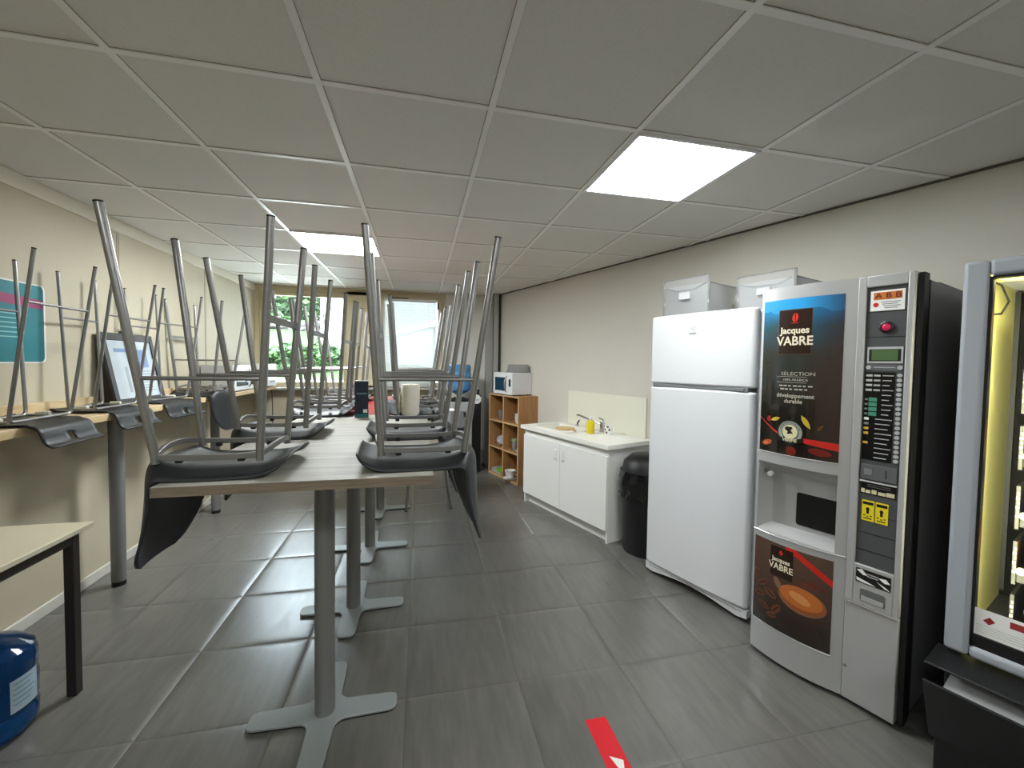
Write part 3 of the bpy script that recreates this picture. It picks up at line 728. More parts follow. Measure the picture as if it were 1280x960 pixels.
# ------------------------------------------------------------------ bookcase with things in it
BEECH = wood('beech_veneer', rgb(150,106,62), rgb(178,132,84), .45, (26, 26, 2.2))
BEECHE = mat('pale_beech_edge', rgb(206,170,124), .5)
BS = 5.835; BK = .275
bc = thing('open_shelf_unit', 'beech open shelf unit of six cubes against the right wall', 'shelf unit', WR(BS, BK), RZW)
BW, BD, BH = .72, .275, 1.057
def bcpart(nm, *a):
    b = MB(); b.box(*a, BEECH); x0, x1, y0, y1, z0, z1 = a
    b.box(x0, x1, y0-.001, y0, z0, z1, BEECHE); b.build(nm, bc)
bcpart('side_panel', 0, .02, 0, BD, 0, BH-.02); bcpart('side_panel', BW-.02, BW, 0, BD, 0, BH-.02)
bcpart('top_panel', 0, BW, 0, BD, BH-.02, BH); bcpart('bottom_panel', .02, BW-.02, 0, BD, .0, .03)
bcpart('divider', .35, .37, .002, BD, .03, BH-.02)
for z in (.355, .70):
    bcpart('shelf', .02, .35, .004, BD, z, z+.02); bcpart('shelf', .37, BW-.02, .004, BD, z, z+.02)
b = MB(); b.box(.0, BW, BD-.006, BD, .0, BH-.001, BEECH); b.build('back_panel', bc)
def BP(x, y, z): return WR(BS, BK) + (-dW)*x - nW*y + Vector((0, 0, z))
CLG = clear_mat('clear_glass', tint=(.93, .95, .95, 1), body=(.9, .92, .92, 1), bodyfac=.25)
def cup(name, label, cat, loc, r0_, r1_, h, m, handle=False, group=None):
    t = thing(name, label, cat, loc, 0, group)
    b = MB(); b.lathe([(0, .003), (r0_*.8, 0), (r0_, .004), (r1_, h), (r1_-.004, h), (r0_-.004, .008), (0, .008)], m, 24); b.build('bowl', t)
    if handle: b = MB(); b.tube([(r1_*.95, 0, h*.85), (r1_+.022, 0, h*.75), (r1_+.022, 0, h*.4), (r0_*1.02, 0, h*.25)], .005, m, 8); b.build('handle', t)
    return t
cup('drinking_glass', 'clear glass at the left in the top left cube of the shelf unit', 'glass', BP(.13, .10, .72), .030, .042, .115, CLG)
cup('drinking_glass', 'clear glass at the right in the top left cube of the shelf unit', 'glass', BP(.245, .085, .72), .030, .042, .12, CLG)
for i in range(3):
    cup('stacked_bowl', ('bottom', 'middle', 'topmost')[i] + ' white bowl of the stack in the top right cube', 'bowl', BP(.60, .09, .72+.036*i), .045, .062, .048, M['white'], group='white bowls in the top right cube')
b = MB(); b.ball((0, 0, .066), .095, mat('crumpled_bag_plastic', rgb(176,180,190), .35, noise=.25, nscale=14), 14, (1.05, .80, .66))
for v in b.bm.verts: v.co += Vector((random.uniform(-1, 1), random.uniform(-1, 1), 0))*.011 + Vector((0, 0, random.uniform(0, .014)))
tag(b.build('plastic_bag', loc=BP(.19, .11, .375), rz=RZW, angle=10), 'crumpled pale plastic bag in the middle left cube of the shelf unit', 'bag')
t = thing('storage_jar', 'glass jar with a green lid in the middle right cube', 'jar', BP(.50, .09, .375))
b = MB(); b.lathe([(0, .002), (.04, 0), (.042, .01), (.042, .10), (.034, .118), (.030, .118), (.036, .10), (.036, .012), (0, .012)], CLG, 24); b.build('jar_body', t)
b = MB(); b.lathe([(.036, .118), (.040, .12), (.040, .142), (0, .144)], mat('pale_green_lid', rgb(150,170,130), .5), 24); b.build('lid', t)
cup('small_dish', 'small white dish beside the green lidded jar in the shelf unit', 'dish', BP(.645, .06, .375), .035, .052, .03, M['white'])
t = thing('document_tray', 'low pale tray holding green packets in the bottom left cube', 'tray', BP(.17, .09, .03), RZW)
b = MB(); b.box(-.12, .12, -.07, .1, 0, .006, M['lgrey']); b.box(-.12, -.114, -.07, .1, .006, .05, M['lgrey']); b.box(.114, .12, -.07, .1, .006, .05, M['lgrey']); b.box(-.12, .12, .094, .1, .006, .05, M['lgrey']); b.build('tray_body', t, bevel=.002)
b = MB(); b.box(-.05, .10, -.05, .07, .008, .055, mat('lime_green_pack', rgb(120,172,44), .5)); tag(b.build('green_packet', loc=BP(.19, .09, .03), rz=RZW+R(8), bevel=.006), 'lime green packet lying in the tray of the bottom left cube', 'packet')
cup('coffee_cup', 'large white cup on a saucer in the bottom right cube', 'cup', BP(.50, .03, .042), .05, .068, .095, M['white'], True)
b = MB(); b.lathe([(0, .0), (.05, .0), (.085, .010), (.086, .013), (.05, .004), (0, .004)], M['white'], 28); tag(b.build('saucer', loc=BP(.50, .03, .031)), 'white saucer under the large cup in the bottom right cube', 'saucer')
microwave('microwave_oven', 'white microwave standing on top of the beech shelf unit', BP(.365, -.02, BH), RZW, .45, .29, .28, mat('pale_case_enamel', rgb(214,214,216), .4), M['whitep'], knob=False)
t = thing('food_box', 'clear plastic tub upside down on the microwave of the shelf unit', 'box', BP(.44, .16, BH+.28), RZW)
MILK = clear_mat('frosted_clear_plastic', tint=(.97,.97,.96,1), body=(.93, .93, .91, 1), bodyfac=.35, rough=.15)
b = MB(); q = [(-.13, -.09), (.13, -.09), (.13, .09), (-.13, .09)]
A = [b.v((x, y, 0)) for x, y in q]; B = [b.v((x*.86, y*.84, .10)) for x, y in q]
for i in range(4): b.face([A[i], A[(i+1) % 4], B[(i+1) % 4], B[i]], MILK)
b.face(B, MILK); b.build('tub', t, bevel=.012, solid=.002)
b = MB(); b.box(-.14, .14, -.10, -.09, 0, .008, MILK); b.box(-.14, .14, .09, .10, 0, .008, MILK); b.box(-.14, -.13, -.09, .09, 0, .008, MILK); b.box(.13, .14, -.09, .09, 0, .008, MILK); b.build('rim', t)

# ------------------------------------------------------------------ sink unit
SS = 4.635; SK = .50
def SP_(x, y, z): return WR(SS, SK) + (-dW)*x - nW*y + Vector((0, 0, z))
cbn = thing('sink_cabinet', 'white two door sink cabinet with recessed plinth against the right wall', 'cabinet', SP_(0, 0, 0), RZW)
CW = 1.215
b = MB(); b.box(0, .018, 0, SK-.004, 0, .775, M['white']); b.box(CW-.018, CW, 0, SK-.004, 0, .775, M['white']); b.box(.018, CW-.018, 0.0, SK-.01, .10, .118, M['white']); b.box(.018, CW-.018, SK-.016, SK-.004, .1, .775, M['white']); b.box(.018, CW-.018, .0, .018, .70, .775, M['white']); b.build('carcass', cbn, bevel=.001)
b = MB(); b.box(.018, CW-.018, .045, .06, 0, .10, M['white']); b.build('plinth', cbn)
for x0_, x1_, hx in ((.003, CW/2-.002, CW/2-.055), (CW/2+.002, CW-.003, CW/2+.055)):
    b = MB(); b.box(x0_, x1_, -.018, -.001, .105, .715, M['white']); d = b.build('door', cbn, bevel=.002)
    b = MB(); b.tube([(hx, -.018, .655), (hx, -.040, .645), (hx, -.045, .61), (hx, -.040, .575), (hx, -.018, .565)], .0065, M['whitep'], 10); b.build('handle', d)
WT = mat('white_resin_worktop', rgb(236,235,228), .3)
sk = thing('kitchen_sink', 'white resin worktop with an inset basin on the sink cabinet', 'sink', SP_(0, 0, .775), RZW)
b = MB()
X0, X1, Y0, Y1 = -.03, CW+.03, -.04, SK-.002
bx0, bx1, by0, by1 = .10, .60, .06, .38
for a in ((X0, bx0, Y0, Y1), (bx1, X1, Y0, Y1), (bx0, bx1, Y0, by0), (bx0, bx1, by1, Y1)): b.box(a[0], a[1], a[2], a[3], 0, .036, WT)
b.build('worktop', sk)
b = MB()
for a in ((bx0-.03, bx1+.03, by0-.03, by0), (bx0-.03, bx1+.03, by1, by1+.03), (bx0-.03, bx0, by0, by1), (bx1, bx1+.03, by0, by1)): b.box(a[0], a[1], a[2], a[3], .036, .041, WT)
b.build('basin_rim', sk, bevel=.002)
b = MB()
def bas(u, v):
    # rounded basin
    return None
for (q0, q1) in (((bx0, by0), (bx1, by0)), ((bx1, by0), (bx1, by1)), ((bx1, by1), (bx0, by1)), ((bx0, by1), (bx0, by0))):
    mx_, my_ = (bx0+bx1)/2, (by0+by1)/2
    def inn(p, f): return (mx_+(p[0]-mx_)*f, my_+(p[1]-my_)*f)
    i0, i1 = inn(q0, .86), inn(q1, .86)
    b.quad((q0[0], q0[1], .034), (q1[0], q1[1], .034), (i1[0], i1[1], -.13), (i0[0], i0[1], -.13), WT)
i = [(bx0*.93+bx1*.07, by0*.93+by1*.07), (bx0*.07+bx1*.93, by0*.93+by1*.07), (bx0*.07+bx1*.93, by0*.07+by1*.93), (bx0*.93+bx1*.07, by0*.07+by1*.93)]
b.quad(*[(x, y, -.13) for x, y in i], WT); b.cyl(((bx0+bx1)/2, (by0+by1)/2, -.131), ((bx0+bx1)/2, (by0+by1)/2, -.127), .035, M['chrome'], 20)
b.build('basin', sk, flip=False)
b = MB()
for k in range(6): b.box(.70, 1.16, .10+.045*k, .104+.045*k, .036, .0385, WT)
b.box(.64, .645, .03, .42, .036, .0375, M['lgrey']); b.build('drainer_ribs', sk)
b = MB(); b.box(.105, 1.165, SK-.012, SK-.001, .0, .355, mat('cream_splashback', rgb(226,224,208), .35))
spb = thing('splashback', 'cream splashback panel on the wall above the sink worktop', 'splashback', SP_(0, 0, .812), RZW); b.build('panel', spb, bevel=.001)
t = thing('mixer_tap', 'chrome mixer tap with a raised spout on the sink worktop', 'tap', SP_(.72, .40, .811), RZW)
b = MB(); b.lathe([(0, 0), (.027, 0), (.027, .006), (.022, .012), (.022, .095), (.018, .105), (0, .105)], M['chrome'], 24); b.build('tap_body', t)
b = MB(); b.tube([(-.01, -.01, .07), (-.07, -.06, .10), (-.14, -.11, .132), (-.185, -.14, .150), (-.195, -.15, .143)], .0095, M['chrome'], 12); b.build('spout', t)
b = MB(); b.tube([(0, 0, .10), (.005, .005, .118), (-.03, -.02, .132)], .007, M['chrome'], 10, radii=[.016, .012, .006]); b.build('lever', t)
t = thing('waste_lever', 'small black and chrome tap lever at the far end of the worktop', 'lever', SP_(.34, .42, .811), RZW)
b = MB(); b.cyl((0,0,0), (0,0,.02), .018, M['chrome'], 18); b.build('base', t)
b = MB(); b.tube([(0,0,.02), (.015, -.01, .035), (.06, -.03, .07)], .008, M['black'], 10); b.build('handle', t)
YEL = mat('yellow_soap', rgb(222,200,18), .25, coat=.4)
t = thing('soap_bottle', 'yellow dish soap bottle beside the sink tap', 'bottle', SP_(.735, .24, .811), RZW)
b = MB(); b.lathe([(0, 0), (.034, 0), (.038, .006), (.038, .10), (.03, .118), (.014, .126), (.014, .13), (0, .13)], YEL, 24); b.build('bottle_body', t)
b = MB(); b.lathe([(.015, .128), (.016, .148), (.006, .152), (.005, .168), (0, .168)], M['white'], 16); b.build('cap', t)
t = thing('printed_mug', 'white mug with brown squares printed on it on the worktop', 'mug', SP_(.86, .345, .811), RZW)
b = MB(); b.lathe([(0, .003), (.034, 0), (.037, .004), (.037, .09), (.033, .09), (.033, .008), (0, .008)], M['white'], 28)
BRN = mat('brown_print', rgb(96,52,36), .5)
for k in range(3):
    for q in range(4):
        a = R(-150+q*32+k*8); z = .015+.026*k
        if (k+q) % 2 == 0:
            b.grid(lambda u, v: Vector((.0375*math.cos(a+u*.45), .0375*math.sin(a+u*.45), z+.018*v)), 3, 1, BRN)
b.build('bowl', t)
b = MB(); b.tube([(.036, 0, .075), (.06, 0, .068), (.06, 0, .03), (.036, 0, .02)], .005, M['white'], 8); b.build('handle', t)
t = thing('cutting_board', 'small round tan wooden board lying over the basin', 'board', SP_(.46, .16, .818), RZW)
b = MB(); b.cyl((0, 0, .0), (0, 0, .014), .095, mat('tan_wood', rgb(202,168,112), .55, noise=.1, nscale=18, stretch=(1, 8, 1)), 32); b.build('disc', t, bevel=.004)
b = MB(); b.prism(rpoly(.085, .16, -.014, .014, .012), 0, .014, mat('tan_wood_handle', rgb(196,160,104), .55)); b.build('handle', t, bevel=.003)

# ------------------------------------------------------------------ waste bin
t = thing('waste_bin', 'round black waste bin lined with a black bag beside the fridge', 'bin', WR(3.192, .30), 0)
b = MB(); b.lathe([(0, .01), (.175, 0), (.178, .01), (.198, .62), (.192, .62), (.174, .02), (0, .02)], M['black'], 36); b.build('bin_body', t)
b = MB()
BAG = mat('black_bin_bag', rgb(20,20,22), .22, coat=.2)
rnd = random.Random(5); off = [[rnd.uniform(-.008, .010) for _ in range(48)] for _ in range(9)]
def bag(u, v):
    i = int(round(u*8)); k = int(round(v*48)) % 48; a = 2*PI*v
    prof = [(.17, .42), (.186, .56), (.20, .628), (.207, .634), (.210, .61), (.211, .57), (.210, .52), (.209, .47), (.211, .435)][i]
    r = prof[0]+(off[i][k]+.006*math.sin(a*9+i) if i > 2 else 0); return Vector((r*math.cos(a), r*math.sin(a), prof[1]+(off[i][(k*7) % 48]*1.6 if i == 8 else 0)))
b.grid(bag, 8, 48, BAG); b.build('bag_liner', t, angle=25, flip=False)
b = MB(); b.lathe([(.20, .632), (.185, .70), (.13, .752), (.05, .77), (0, .772)], M['black'], 32); b.build('dome_lid', t)
# ------------------------------------------------------------------ fridge freezer
fr = thing('fridge_freezer', 'tall white two door fridge freezer between the waste bin and the coffee machine', 'fridge', WR(2.965, .585), RZW)
FW = .71
def dpoly(w, d, bow, r=.028):
    P = []
    for k in range(7): a = R(180+15*k); P.append((r+r*math.cos(a), r+r*math.sin(a)*1.0))
    n = 10
    for k in range(1, n): x = r+(w-2*r)*k/n; P.append((x, -bow*(1-((x-w/2)/(w/2-r))**2)))
    for k in range(7): a = R(270+15*k); P.append((w-r+r*math.cos(a), r+r*math.sin(a)))
    P += [(w, d), (0, d)]
    return P
b = MB(); b.box(.004, FW-.004, .066, .572, .035, 1.775, M['fridge']); b.build('cabinet', fr, bevel=.006)
b = MB(); b.box(.012, FW-.012, .054, .068, .09, 1.765, M['grey']); b.build('door_gasket', fr)
b = MB(); b.prism(dpoly(FW, .054, .014), 1.335, 1.785, M['fridge']); ud = b.build('freezer_door', fr, bevel=.012, bseg=3)
b = MB(); b.prism(dpoly(FW, .054, .014), .085, 1.312, M['fridge']); ld = b.build('fridge_door', fr, bevel=.012, bseg=3)
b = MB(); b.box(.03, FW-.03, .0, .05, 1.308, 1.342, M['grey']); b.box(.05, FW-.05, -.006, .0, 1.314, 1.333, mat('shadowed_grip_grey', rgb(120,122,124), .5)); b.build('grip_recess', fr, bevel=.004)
b = MB()
P = [(.0, .078), (FW, .078), (FW, .03), (FW-.06, .022)] + [(FW-.06-(FW-.12)*k/10, .022+.030*math.sin(PI*k/10)) for k in range(1, 10)] + [(.06, .022), (.0, .03)]
b.prism(P, -.055, -.012, M['fridge'], Matrix.Rotation(PI/2, 4, 'X')); b.box(.03, FW-.03, .009, .012, .058, .064, M['lgrey']); b.build('plinth_grille', fr, bevel=.004)
for x in (.05, FW-.05):
    b = MB(); b.cyl((x, .06, 0), (x, .06, .035), .018, M['black'], 14); b.build('foot', fr)
LOGO = mat('grey_badge_print', rgb(150,154,158), .4)
b = MB(); yb_ = -.0148
b.prism([(.017*math.cos(2*PI*k/24), .021*math.sin(2*PI*k/24)) for k in range(24)], 0, .0016, M['lgrey'], XZ(.335, yb_+.001, 1.69))
b.prism([(.015*math.cos(2*PI*k/24), .019*math.sin(2*PI*k/24)) for k in range(24)], .0016, .002, M['white'], XZ(.335, yb_+.001, 1.69))
b.prism([(-.002, -.013), (.002, -.013), (.002, .006), (-.002, .006)], .002, .0026, LOGO, XZ(.335, yb_+.001, 1.69)); b.prism([(-.002, .009), (.002, .009), (.002, .013), (-.002, .013)], .002, .0026, LOGO, XZ(.335, yb_+.001, 1.69))
b.prism([(-.010, -.010), (-.007, -.013), (-.006, .012), (-.009, .010)], .002, .0026, LOGO, XZ(.335, yb_+.001, 1.69)); b.prism([(.010, -.010), (.007, -.013), (.006, .012), (.009, .010)], .002, .0026, LOGO, XZ(.335, yb_+.001, 1.69))
b.text('indesit', .020, LOGO, XZ(.335, yb_-.0008, 1.658), bold=.0004); b.build('badge', ud)

# clear freezer drawers on top of the fridge
DRW = clear_mat('clear_drawer_front', tint=(.98, .98, .98, 1), body=(.93, .94, .95, 1), bodyfac=.22, gloss=.1)
MLK = clear_mat('milky_drawer_plastic', tint=(.95, .96, .97, 1), body=(.97, .98, .99, 1), bodyfac=.85, rough=.25)
def drawer(loc, rz, w, d, h, label):
    t = thing('freezer_drawer', label, 'drawer', loc, rz, None)
    b = MB(); b.box(0, w, 0, .004, 0, h, DRW)
    for a in ((0, .008, 0, h), (w-.008, w, 0, h)): b.box(a[0], a[1], -.006, .012, a[2], a[3], DRW)
    b.box(0, w, -.006, .006, h-.006, h, DRW); b.build('front', t, bevel=.0015)
    b = MB(); q0 = [(.02, .015), (w-.02, .015), (w-.035, d-.06), (.035, d-.06)]; q1 = [(.008, .012), (w-.008, .012), (w-.008, d), (.008, d)]
    hb = h*.80
    A = [b.v((x, y, .004)) for x, y in q0]; B = [b.v((x, y, hb)) for x, y in q1]
    for i in range(4): b.face([A[i], A[(i+1) % 4], B[(i+1) % 4], B[i]], MLK)
    b.face(A[::-1], MLK)
    b.build('bin', t, solid=.003, bevel=.004)
    b = MB(); b.tube([(.008, .012, hb), (.008, d, hb), (w-.008, d, hb), (w-.008, .012, hb)], .005, M['lgrey'], 8); b.build('rim', t)
    b = MB(); b.box(w*.38, w*.62, -.014, -.002, h*.42, h*.60, MLK); b.tube([(w*.06, -.003, h*.78), (w*.3, -.004, h*.66), (w*.7, -.004, h*.66), (w*.94, -.003, h*.78)], .003, DRW, 8); b.build('grip', t, bevel=.003)
    return t
drawer(WR(2.905, .535, 1.785), RZW+R(3), .325, .36, .245, 'clear fronted freezer drawer standing on the left of the fridge top')
drawer(WR(2.475, .40, 1.785), RZW-R(2), .335, .33, .215, 'clear fronted freezer drawer on the right of the fridge top, partly behind the coffee machine')

# ------------------------------------------------------------------ hot drinks machine
VS = 2.143; VK = .740
vm = thing('coffee_machine', 'silver hot drinks vending machine with a blue and brown coffee poster', 'vending machine', WR(VS, VK), RZW)
VW = .572; DWd = .392
def yb(x): return -.034*(1-((x-DWd/2)/(DWd/2))**2)
def arc(x0, x1, n=14): return [(x0+(x1-x0)*k/n, yb(x0+(x1-x0)*k/n)) for k in range(n+1)]
SIL = M['silver']
b = MB(); b.box(.004, VW+.014, .075, .72, .03, 1.815, M['vbody']); b.box(.02, VW-.0, .30, .70, 1.815, 1.83, M['vbody']); b.build('cabinet', vm, bevel=.003)
b = MB(); b.box(VW+.006, VW+.022, .012, .07, .025, 1.832, M['black']); b.box(VW+.012, VW+.020, .09, .10, .03, 1.81, M['black']); b.build('door_edge', vm)
for x in (.04, VW-.04):
    for y in (.09, .66):
        b = MB(); b.cyl((x, y, 0), (x, y, .03), .02, M['black'], 12); b.build('foot', vm)
b = MB()
def curved(x0, x1, z0, z1, m=SIL, back=.05): b.prism(arc(x0, x1) + [(x1, back), (x0, back)], z0, z1, m)
curved(0, DWd, .022, .172); curved(0, DWd, .606, .640); curved(0, DWd, .986, 1.035); curved(0, DWd, 1.782, 1.838)
for z0_, z1_ in ((.172, .606), (1.035, 1.782)): curved(.014, .352, z0_, z1_, back=.05); curved(0, .014, z0_, z1_); curved(.352, DWd, z0_, z1_)
curved(0, .014, .640, .986); curved(.352, DWd, .640, .986)
# cup bay
b.quad((.014, yb(.014), .986), (.352, yb(.352), .986), (.352, .055, .93), (.014, .055, .93), SIL)
b.quad((.014, .055, .93), (.352, .055, .93), (.352, .060, .672), (.014, .060, .672), SIL)
b.quad((.014, .060, .672), (.352, .060, .672), (.352, yb(.352), .640), (.014, yb(.014), .640), SIL)
b.quad((.014, -.0, .986), (.055, .055, .93), (.055, .06, .672), (.014, -.0, .64), SIL)
b.quad((.352, -.004, .986), (.345, .055, .93), (.345, .06, .672), (.352, -.004, .64), SIL)
dr = b.build('front_door', vm, angle=28)
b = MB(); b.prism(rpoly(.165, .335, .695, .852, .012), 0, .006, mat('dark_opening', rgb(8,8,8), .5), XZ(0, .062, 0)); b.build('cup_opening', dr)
b = MB(); b.cyl((.055, yb(.055)+.02, .945), (.055, yb(.055)-.006, .945), .010, M['chrome'], 16); b.cyl((.075, yb(.075)+.02, .93), (.075, yb(.075)+.0, .93), .012, M['lgrey'], 16); b.build('lock', dr)
b = MB()
BT = mat('bright_trim', rgb(214,214,212), .25, .6)
for z, xa, xb_ in ((.634, 0, DWd), (.176, .014, .352), (1.037, .014, .352)):
    b = MB(); b.tube([(x, yb(x)-.001, z) for x in [xa+(xb_-xa)*k/16 for k in range(17)]], .0025, BT, 6); b.build('trim_line', dr)
# posters: printed sheet gradients belong to the artwork itself
def art_mat(name, stops, side):
    m = bpy.data.materials.new(name); m.use_nodes = True; nt = m.node_tree; p = nt.nodes['Principled BSDF']
    tc = nt.nodes.new('ShaderNodeTexCoord'); sp = nt.nodes.new('ShaderNodeSeparateXYZ'); nt.links.new(tc.outputs['Object'], sp.inputs[0])
    nz = nt.nodes.new('ShaderNodeTexNoise'); nz.inputs['Scale'].default_value = 9; nt.links.new(tc.outputs['Object'], nz.inputs['Vector'])
    def mr(src, a, b_):
        n = nt.nodes.new('ShaderNodeMapRange'); n.inputs['From Min'].default_value = a; n.inputs['From Max'].default_value = b_; nt.links.new(src, n.inputs['Value']); return n.outputs[0]
    ad = nt.nodes.new('ShaderNodeMath'); ad.operation = 'MULTIPLY_ADD'; ad.inputs[1].default_value = .16; nt.links.new(nz.outputs['Fac'], ad.inputs[0]); nt.links.new(mr(sp.outputs['Z'], stops[0], stops[1]), ad.inputs[2])
    cr = nt.nodes.new('ShaderNodeValToRGB'); e = cr.color_ramp.elements
    while len(e) < len(stops[2]): e.new(.5)
    for q, (pos, c) in zip(e, stops[2]): q.position = pos; q.color = c
    nt.links.new(ad.outputs[0], cr.inputs[0])
    mx = nt.nodes.new('ShaderNodeMix'); mx.data_type = 'RGBA'; nt.links.new(mr(sp.outputs['X'], side[0], side[1]), mx.inputs['Factor']); nt.links.new(cr.outputs[0], mx.inputs['A']); mx.inputs['B'].default_value = side[2]
    nt.links.new(mx.outputs['Result'], p.inputs['Base Color'])
    p.inputs['Roughness'].default_value = .10; p.inputs['Coat Weight'].default_value = .6; p.inputs['Coat Roughness'].default_value = .05
    return m
ART = art_mat('coffee_poster_print', (1.035, 1.78, [(.0, rgb(24,20,17)), (.35, rgb(34,30,25)), (.72, rgb(50,52,46)), (.90, rgb(44,84,98)), (1.0, rgb(34,124,178)), (1.1, rgb(50,152,212))]), (.20, .42, rgb(44,12,18)))
ART2 = art_mat('coffee_cup_poster_print', (.176, .604, [(.0, rgb(34,30,26)), (.3, rgb(40,28,22)), (.6, rgb(74,52,40)), (1.1, rgb(88,66,52))]), (.28, .60, rgb(54,30,26)))
def flat_on(x, z, off): return lambda c: Vector((x + c.x, yb(min(max(x+c.x, 0), DWd)) - off - c.z, z + c.y))
def sheet(bm, x0, x1, z0, z1, off, m, n=14): bm.grid(lambda u, v: Vector((x0+(x1-x0)*u, yb(x0+(x1-x0)*u)-off, z0+(z1-z0)*v)), n, 1, m)
def shape(bm, pts, x, z, off, m, h=.0004):
    st_ = len(bm.bm.verts); fs_ = len(bm.bm.faces); bm.prism(pts, 0, h, m)
    xa_, xb_ = min(p[0] for p in pts), max(p[0] for p in pts)
    if xb_-xa_ > .03:
        bm.bm.faces.ensure_lookup_table()
        n_ = int((xb_-xa_)/.014)
        for q in range(1, n_):
            bm.bm.faces.ensure_lookup_table(); g_ = set(bm.bm.faces[fs_:])
            ge = list(g_) + list({e for f in g_ for e in f.edges}) + list({v for f in g_ for v in f.verts})
            bmesh.ops.bisect_plane(bm.bm, geom=ge, plane_co=(xa_+(xb_-xa_)*q/n_, 0, 0), plane_no=(1, 0, 0))
    bm.warp(flat_on(x, z, off), st_)
def word(bm, s, size, x, z, off, m, sx=1.0, bold=0.0):
    st_ = len(bm.bm.verts); bm.text(s, size, m, Matrix.Identity(4), ext=.0003, sx=sx, bold=bold); bm.warp(flat_on(x, z, off), st_)
def ell(a, c, n=28, rot=0.0): return [(a*math.cos(2*PI*k/n)*math.cos(rot)-c*math.sin(2*PI*k/n)*math.sin(rot), a*math.cos(2*PI*k/n)*math.sin(rot)+c*math.sin(2*PI*k/n)*math.cos(rot)) for k in range(n)]
def leafp(L_, w_, rot):
    P = [(-L_, 0), (-L_*.5, w_*.8), (0, w_), (L_*.5, w_*.75), (L_, 0), (L_*.5, -w_*.75), (0, -w_), (-L_*.5, -w_*.8)]
    return [(x*math.cos(rot)-y*math.sin(rot), x*math.sin(rot)+y*math.cos(rot)) for x, y in P]
BROWN = mat('dark_brown_logo_print', rgb(44,30,22), .25); LEAFY = mat('yellow_leaf_print', rgb(186,160,52), .4); ORG = mat('orange_bean_print', rgb(170,74,34), .35); REDB = mat('red_bean_print', rgb(150,34,26), .35); GRN = mat('badge_green_print', rgb(150,156,146), .4); DGR = mat('badge_dark_print', rgb(20,22,20), .4); CRM = mat('badge_cream_print', rgb(214,206,166), .4); DIMR = mat('dim_red_print', rgb(112,30,20), .35); DIMW = mat('soft_white_print', rgb(170,166,152), .45)
b = MB(); sheet(b, .014, .352, 1.039, 1.778, .0012, ART)
# logo tablet
shape(b, rpoly(-.073, .073, -.108, .103, .004), 0.166, 1.625, .0016, mat('gold_rim_print', rgb(98,78,58), .35)); shape(b, rpoly(-.071, .071, -.106, .101, .004), 0.166, 1.625, .0020, BROWN)
shape(b, ell(.0125, .021, rot=-.1), 0.168, 1.688, .0026, mat('bright_red_bean_print', rgb(206,48,38), .35)); shape(b, [(-.002, -.019), (.002, -.019), (.001, .019), (-.003, .019)], 0.169, 1.688, .0030, BROWN)
shape(b, [(-.016, 0), (.016, 0), (.016, .002), (-.016, .002)], 0.168, 1.662, .0026, mat('bright_red_line_print', rgb(206,48,38), .35))
word(b, 'Jacques', .042, 0.166, 1.628, .0026, M['gold'], 1.0, .0012); word(b, 'VABRE', .058, 0.166, 1.578, .0026, M['gold'], .92, .0012)
word(b, 'SÉLECTION', .023, 0.186, 1.425, .0018, DIMW, 1.25); word(b, '100% ARABICA', .015, 0.176, 1.397, .0018, DIMW, 1.1)
for i, z in enumerate((1.411, 1.384)): shape(b, [(-.07, 0), (.06, 0), (.06, .0015), (-.07, .0015)], .165, z, .0018, DIMW)
for i, z in enumerate((1.366, 1.350)): 
    for q in range(7-i): shape(b, [(0, 0), (.017-.003*(q % 3), 0), (.017-.003*(q % 3), .006), (0, .006)], .106+.021*q+.006*i, z, .0018, DIMW)
word(b, 'développement', .027, 0.176, 1.322, .0018, DIMW, .96, .0005); word(b, 'durable', .027, 0.171, 1.296, .0018, DIMW, .96, .0005)
# ribbon
rb = []
for k in range(25):
    u = k/24; x = .338*u; z = 1.208 - .085*math.sin(min(u/.46, 1)*PI/2)*1.0 - (.03*max(0, u-.46)) ; rb.append((x, z, .004+.030*u**1.1))
st_ = len(b.bm.verts)
for (xa, za, ha), (xb_, zb, hb) in zip(rb[:-1], rb[1:]):
    b.quad((.014+xa, yb(.014+xa)-.002, za-ha/2), (.014+xb_, yb(.014+xb_)-.002, zb-hb/2), (.014+xb_, yb(.014+xb_)-.002, zb+hb/2), (.014+xa, yb(.014+xa)-.002, za+ha/2), M['red'])
shape(b, leafp(.024, .009, .35), .094, 1.205, .0022, LEAFY); shape(b, leafp(.036, .011, -1.0), .228, 1.205, .0022, LEAFY); shape(b, leafp(.020, .007, .9), .285, 1.185, .0022, mat('dull_leaf_print', rgb(92,62,30), .4))
shape(b, ell(.010, .014), .062, 1.203, .0022, REDB)
# round badge with a frog on a leaf
shape(b, ell(.058, .058, 40), .164, 1.150, .0026, DGR); shape(b, ell(.052, .052, 40), .164, 1.150, .0030, GRN); shape(b, ell(.038, .038, 36), .164, 1.150, .0034, DGR); shape(b, ell(.034, .034, 36), .164, 1.152, .0038, CRM)
shape(b, [(-.022, .012), (-.012, .022), (0, .020), (.010, .022), (.014, .014), (.006, .006), (.012, -.004), (.018, -.012), (.006, -.010), (-.002, -.014), (-.012, -.012), (-.006, -.002), (-.014, .002)], .162, 1.155, .0042, DGR)
shape(b, [(-.056, -.014), (-.02, -.022), (.02, -.022), (.056, -.014), (.058, .006), (.02, -.002), (-.02, -.002), (-.058, .006)], .164, 1.122, .0044, DGR)
word(b, 'VÉRIFIÉ', .019, .164, 1.112, .0050, CRM, 1.05, .0006)
for k in range(15):
    a = R(20+k*10); shape(b, leafp(.0035, .0022, a), .164+.045*math.cos(a), 1.150+.045*math.sin(a), .0034, DGR)
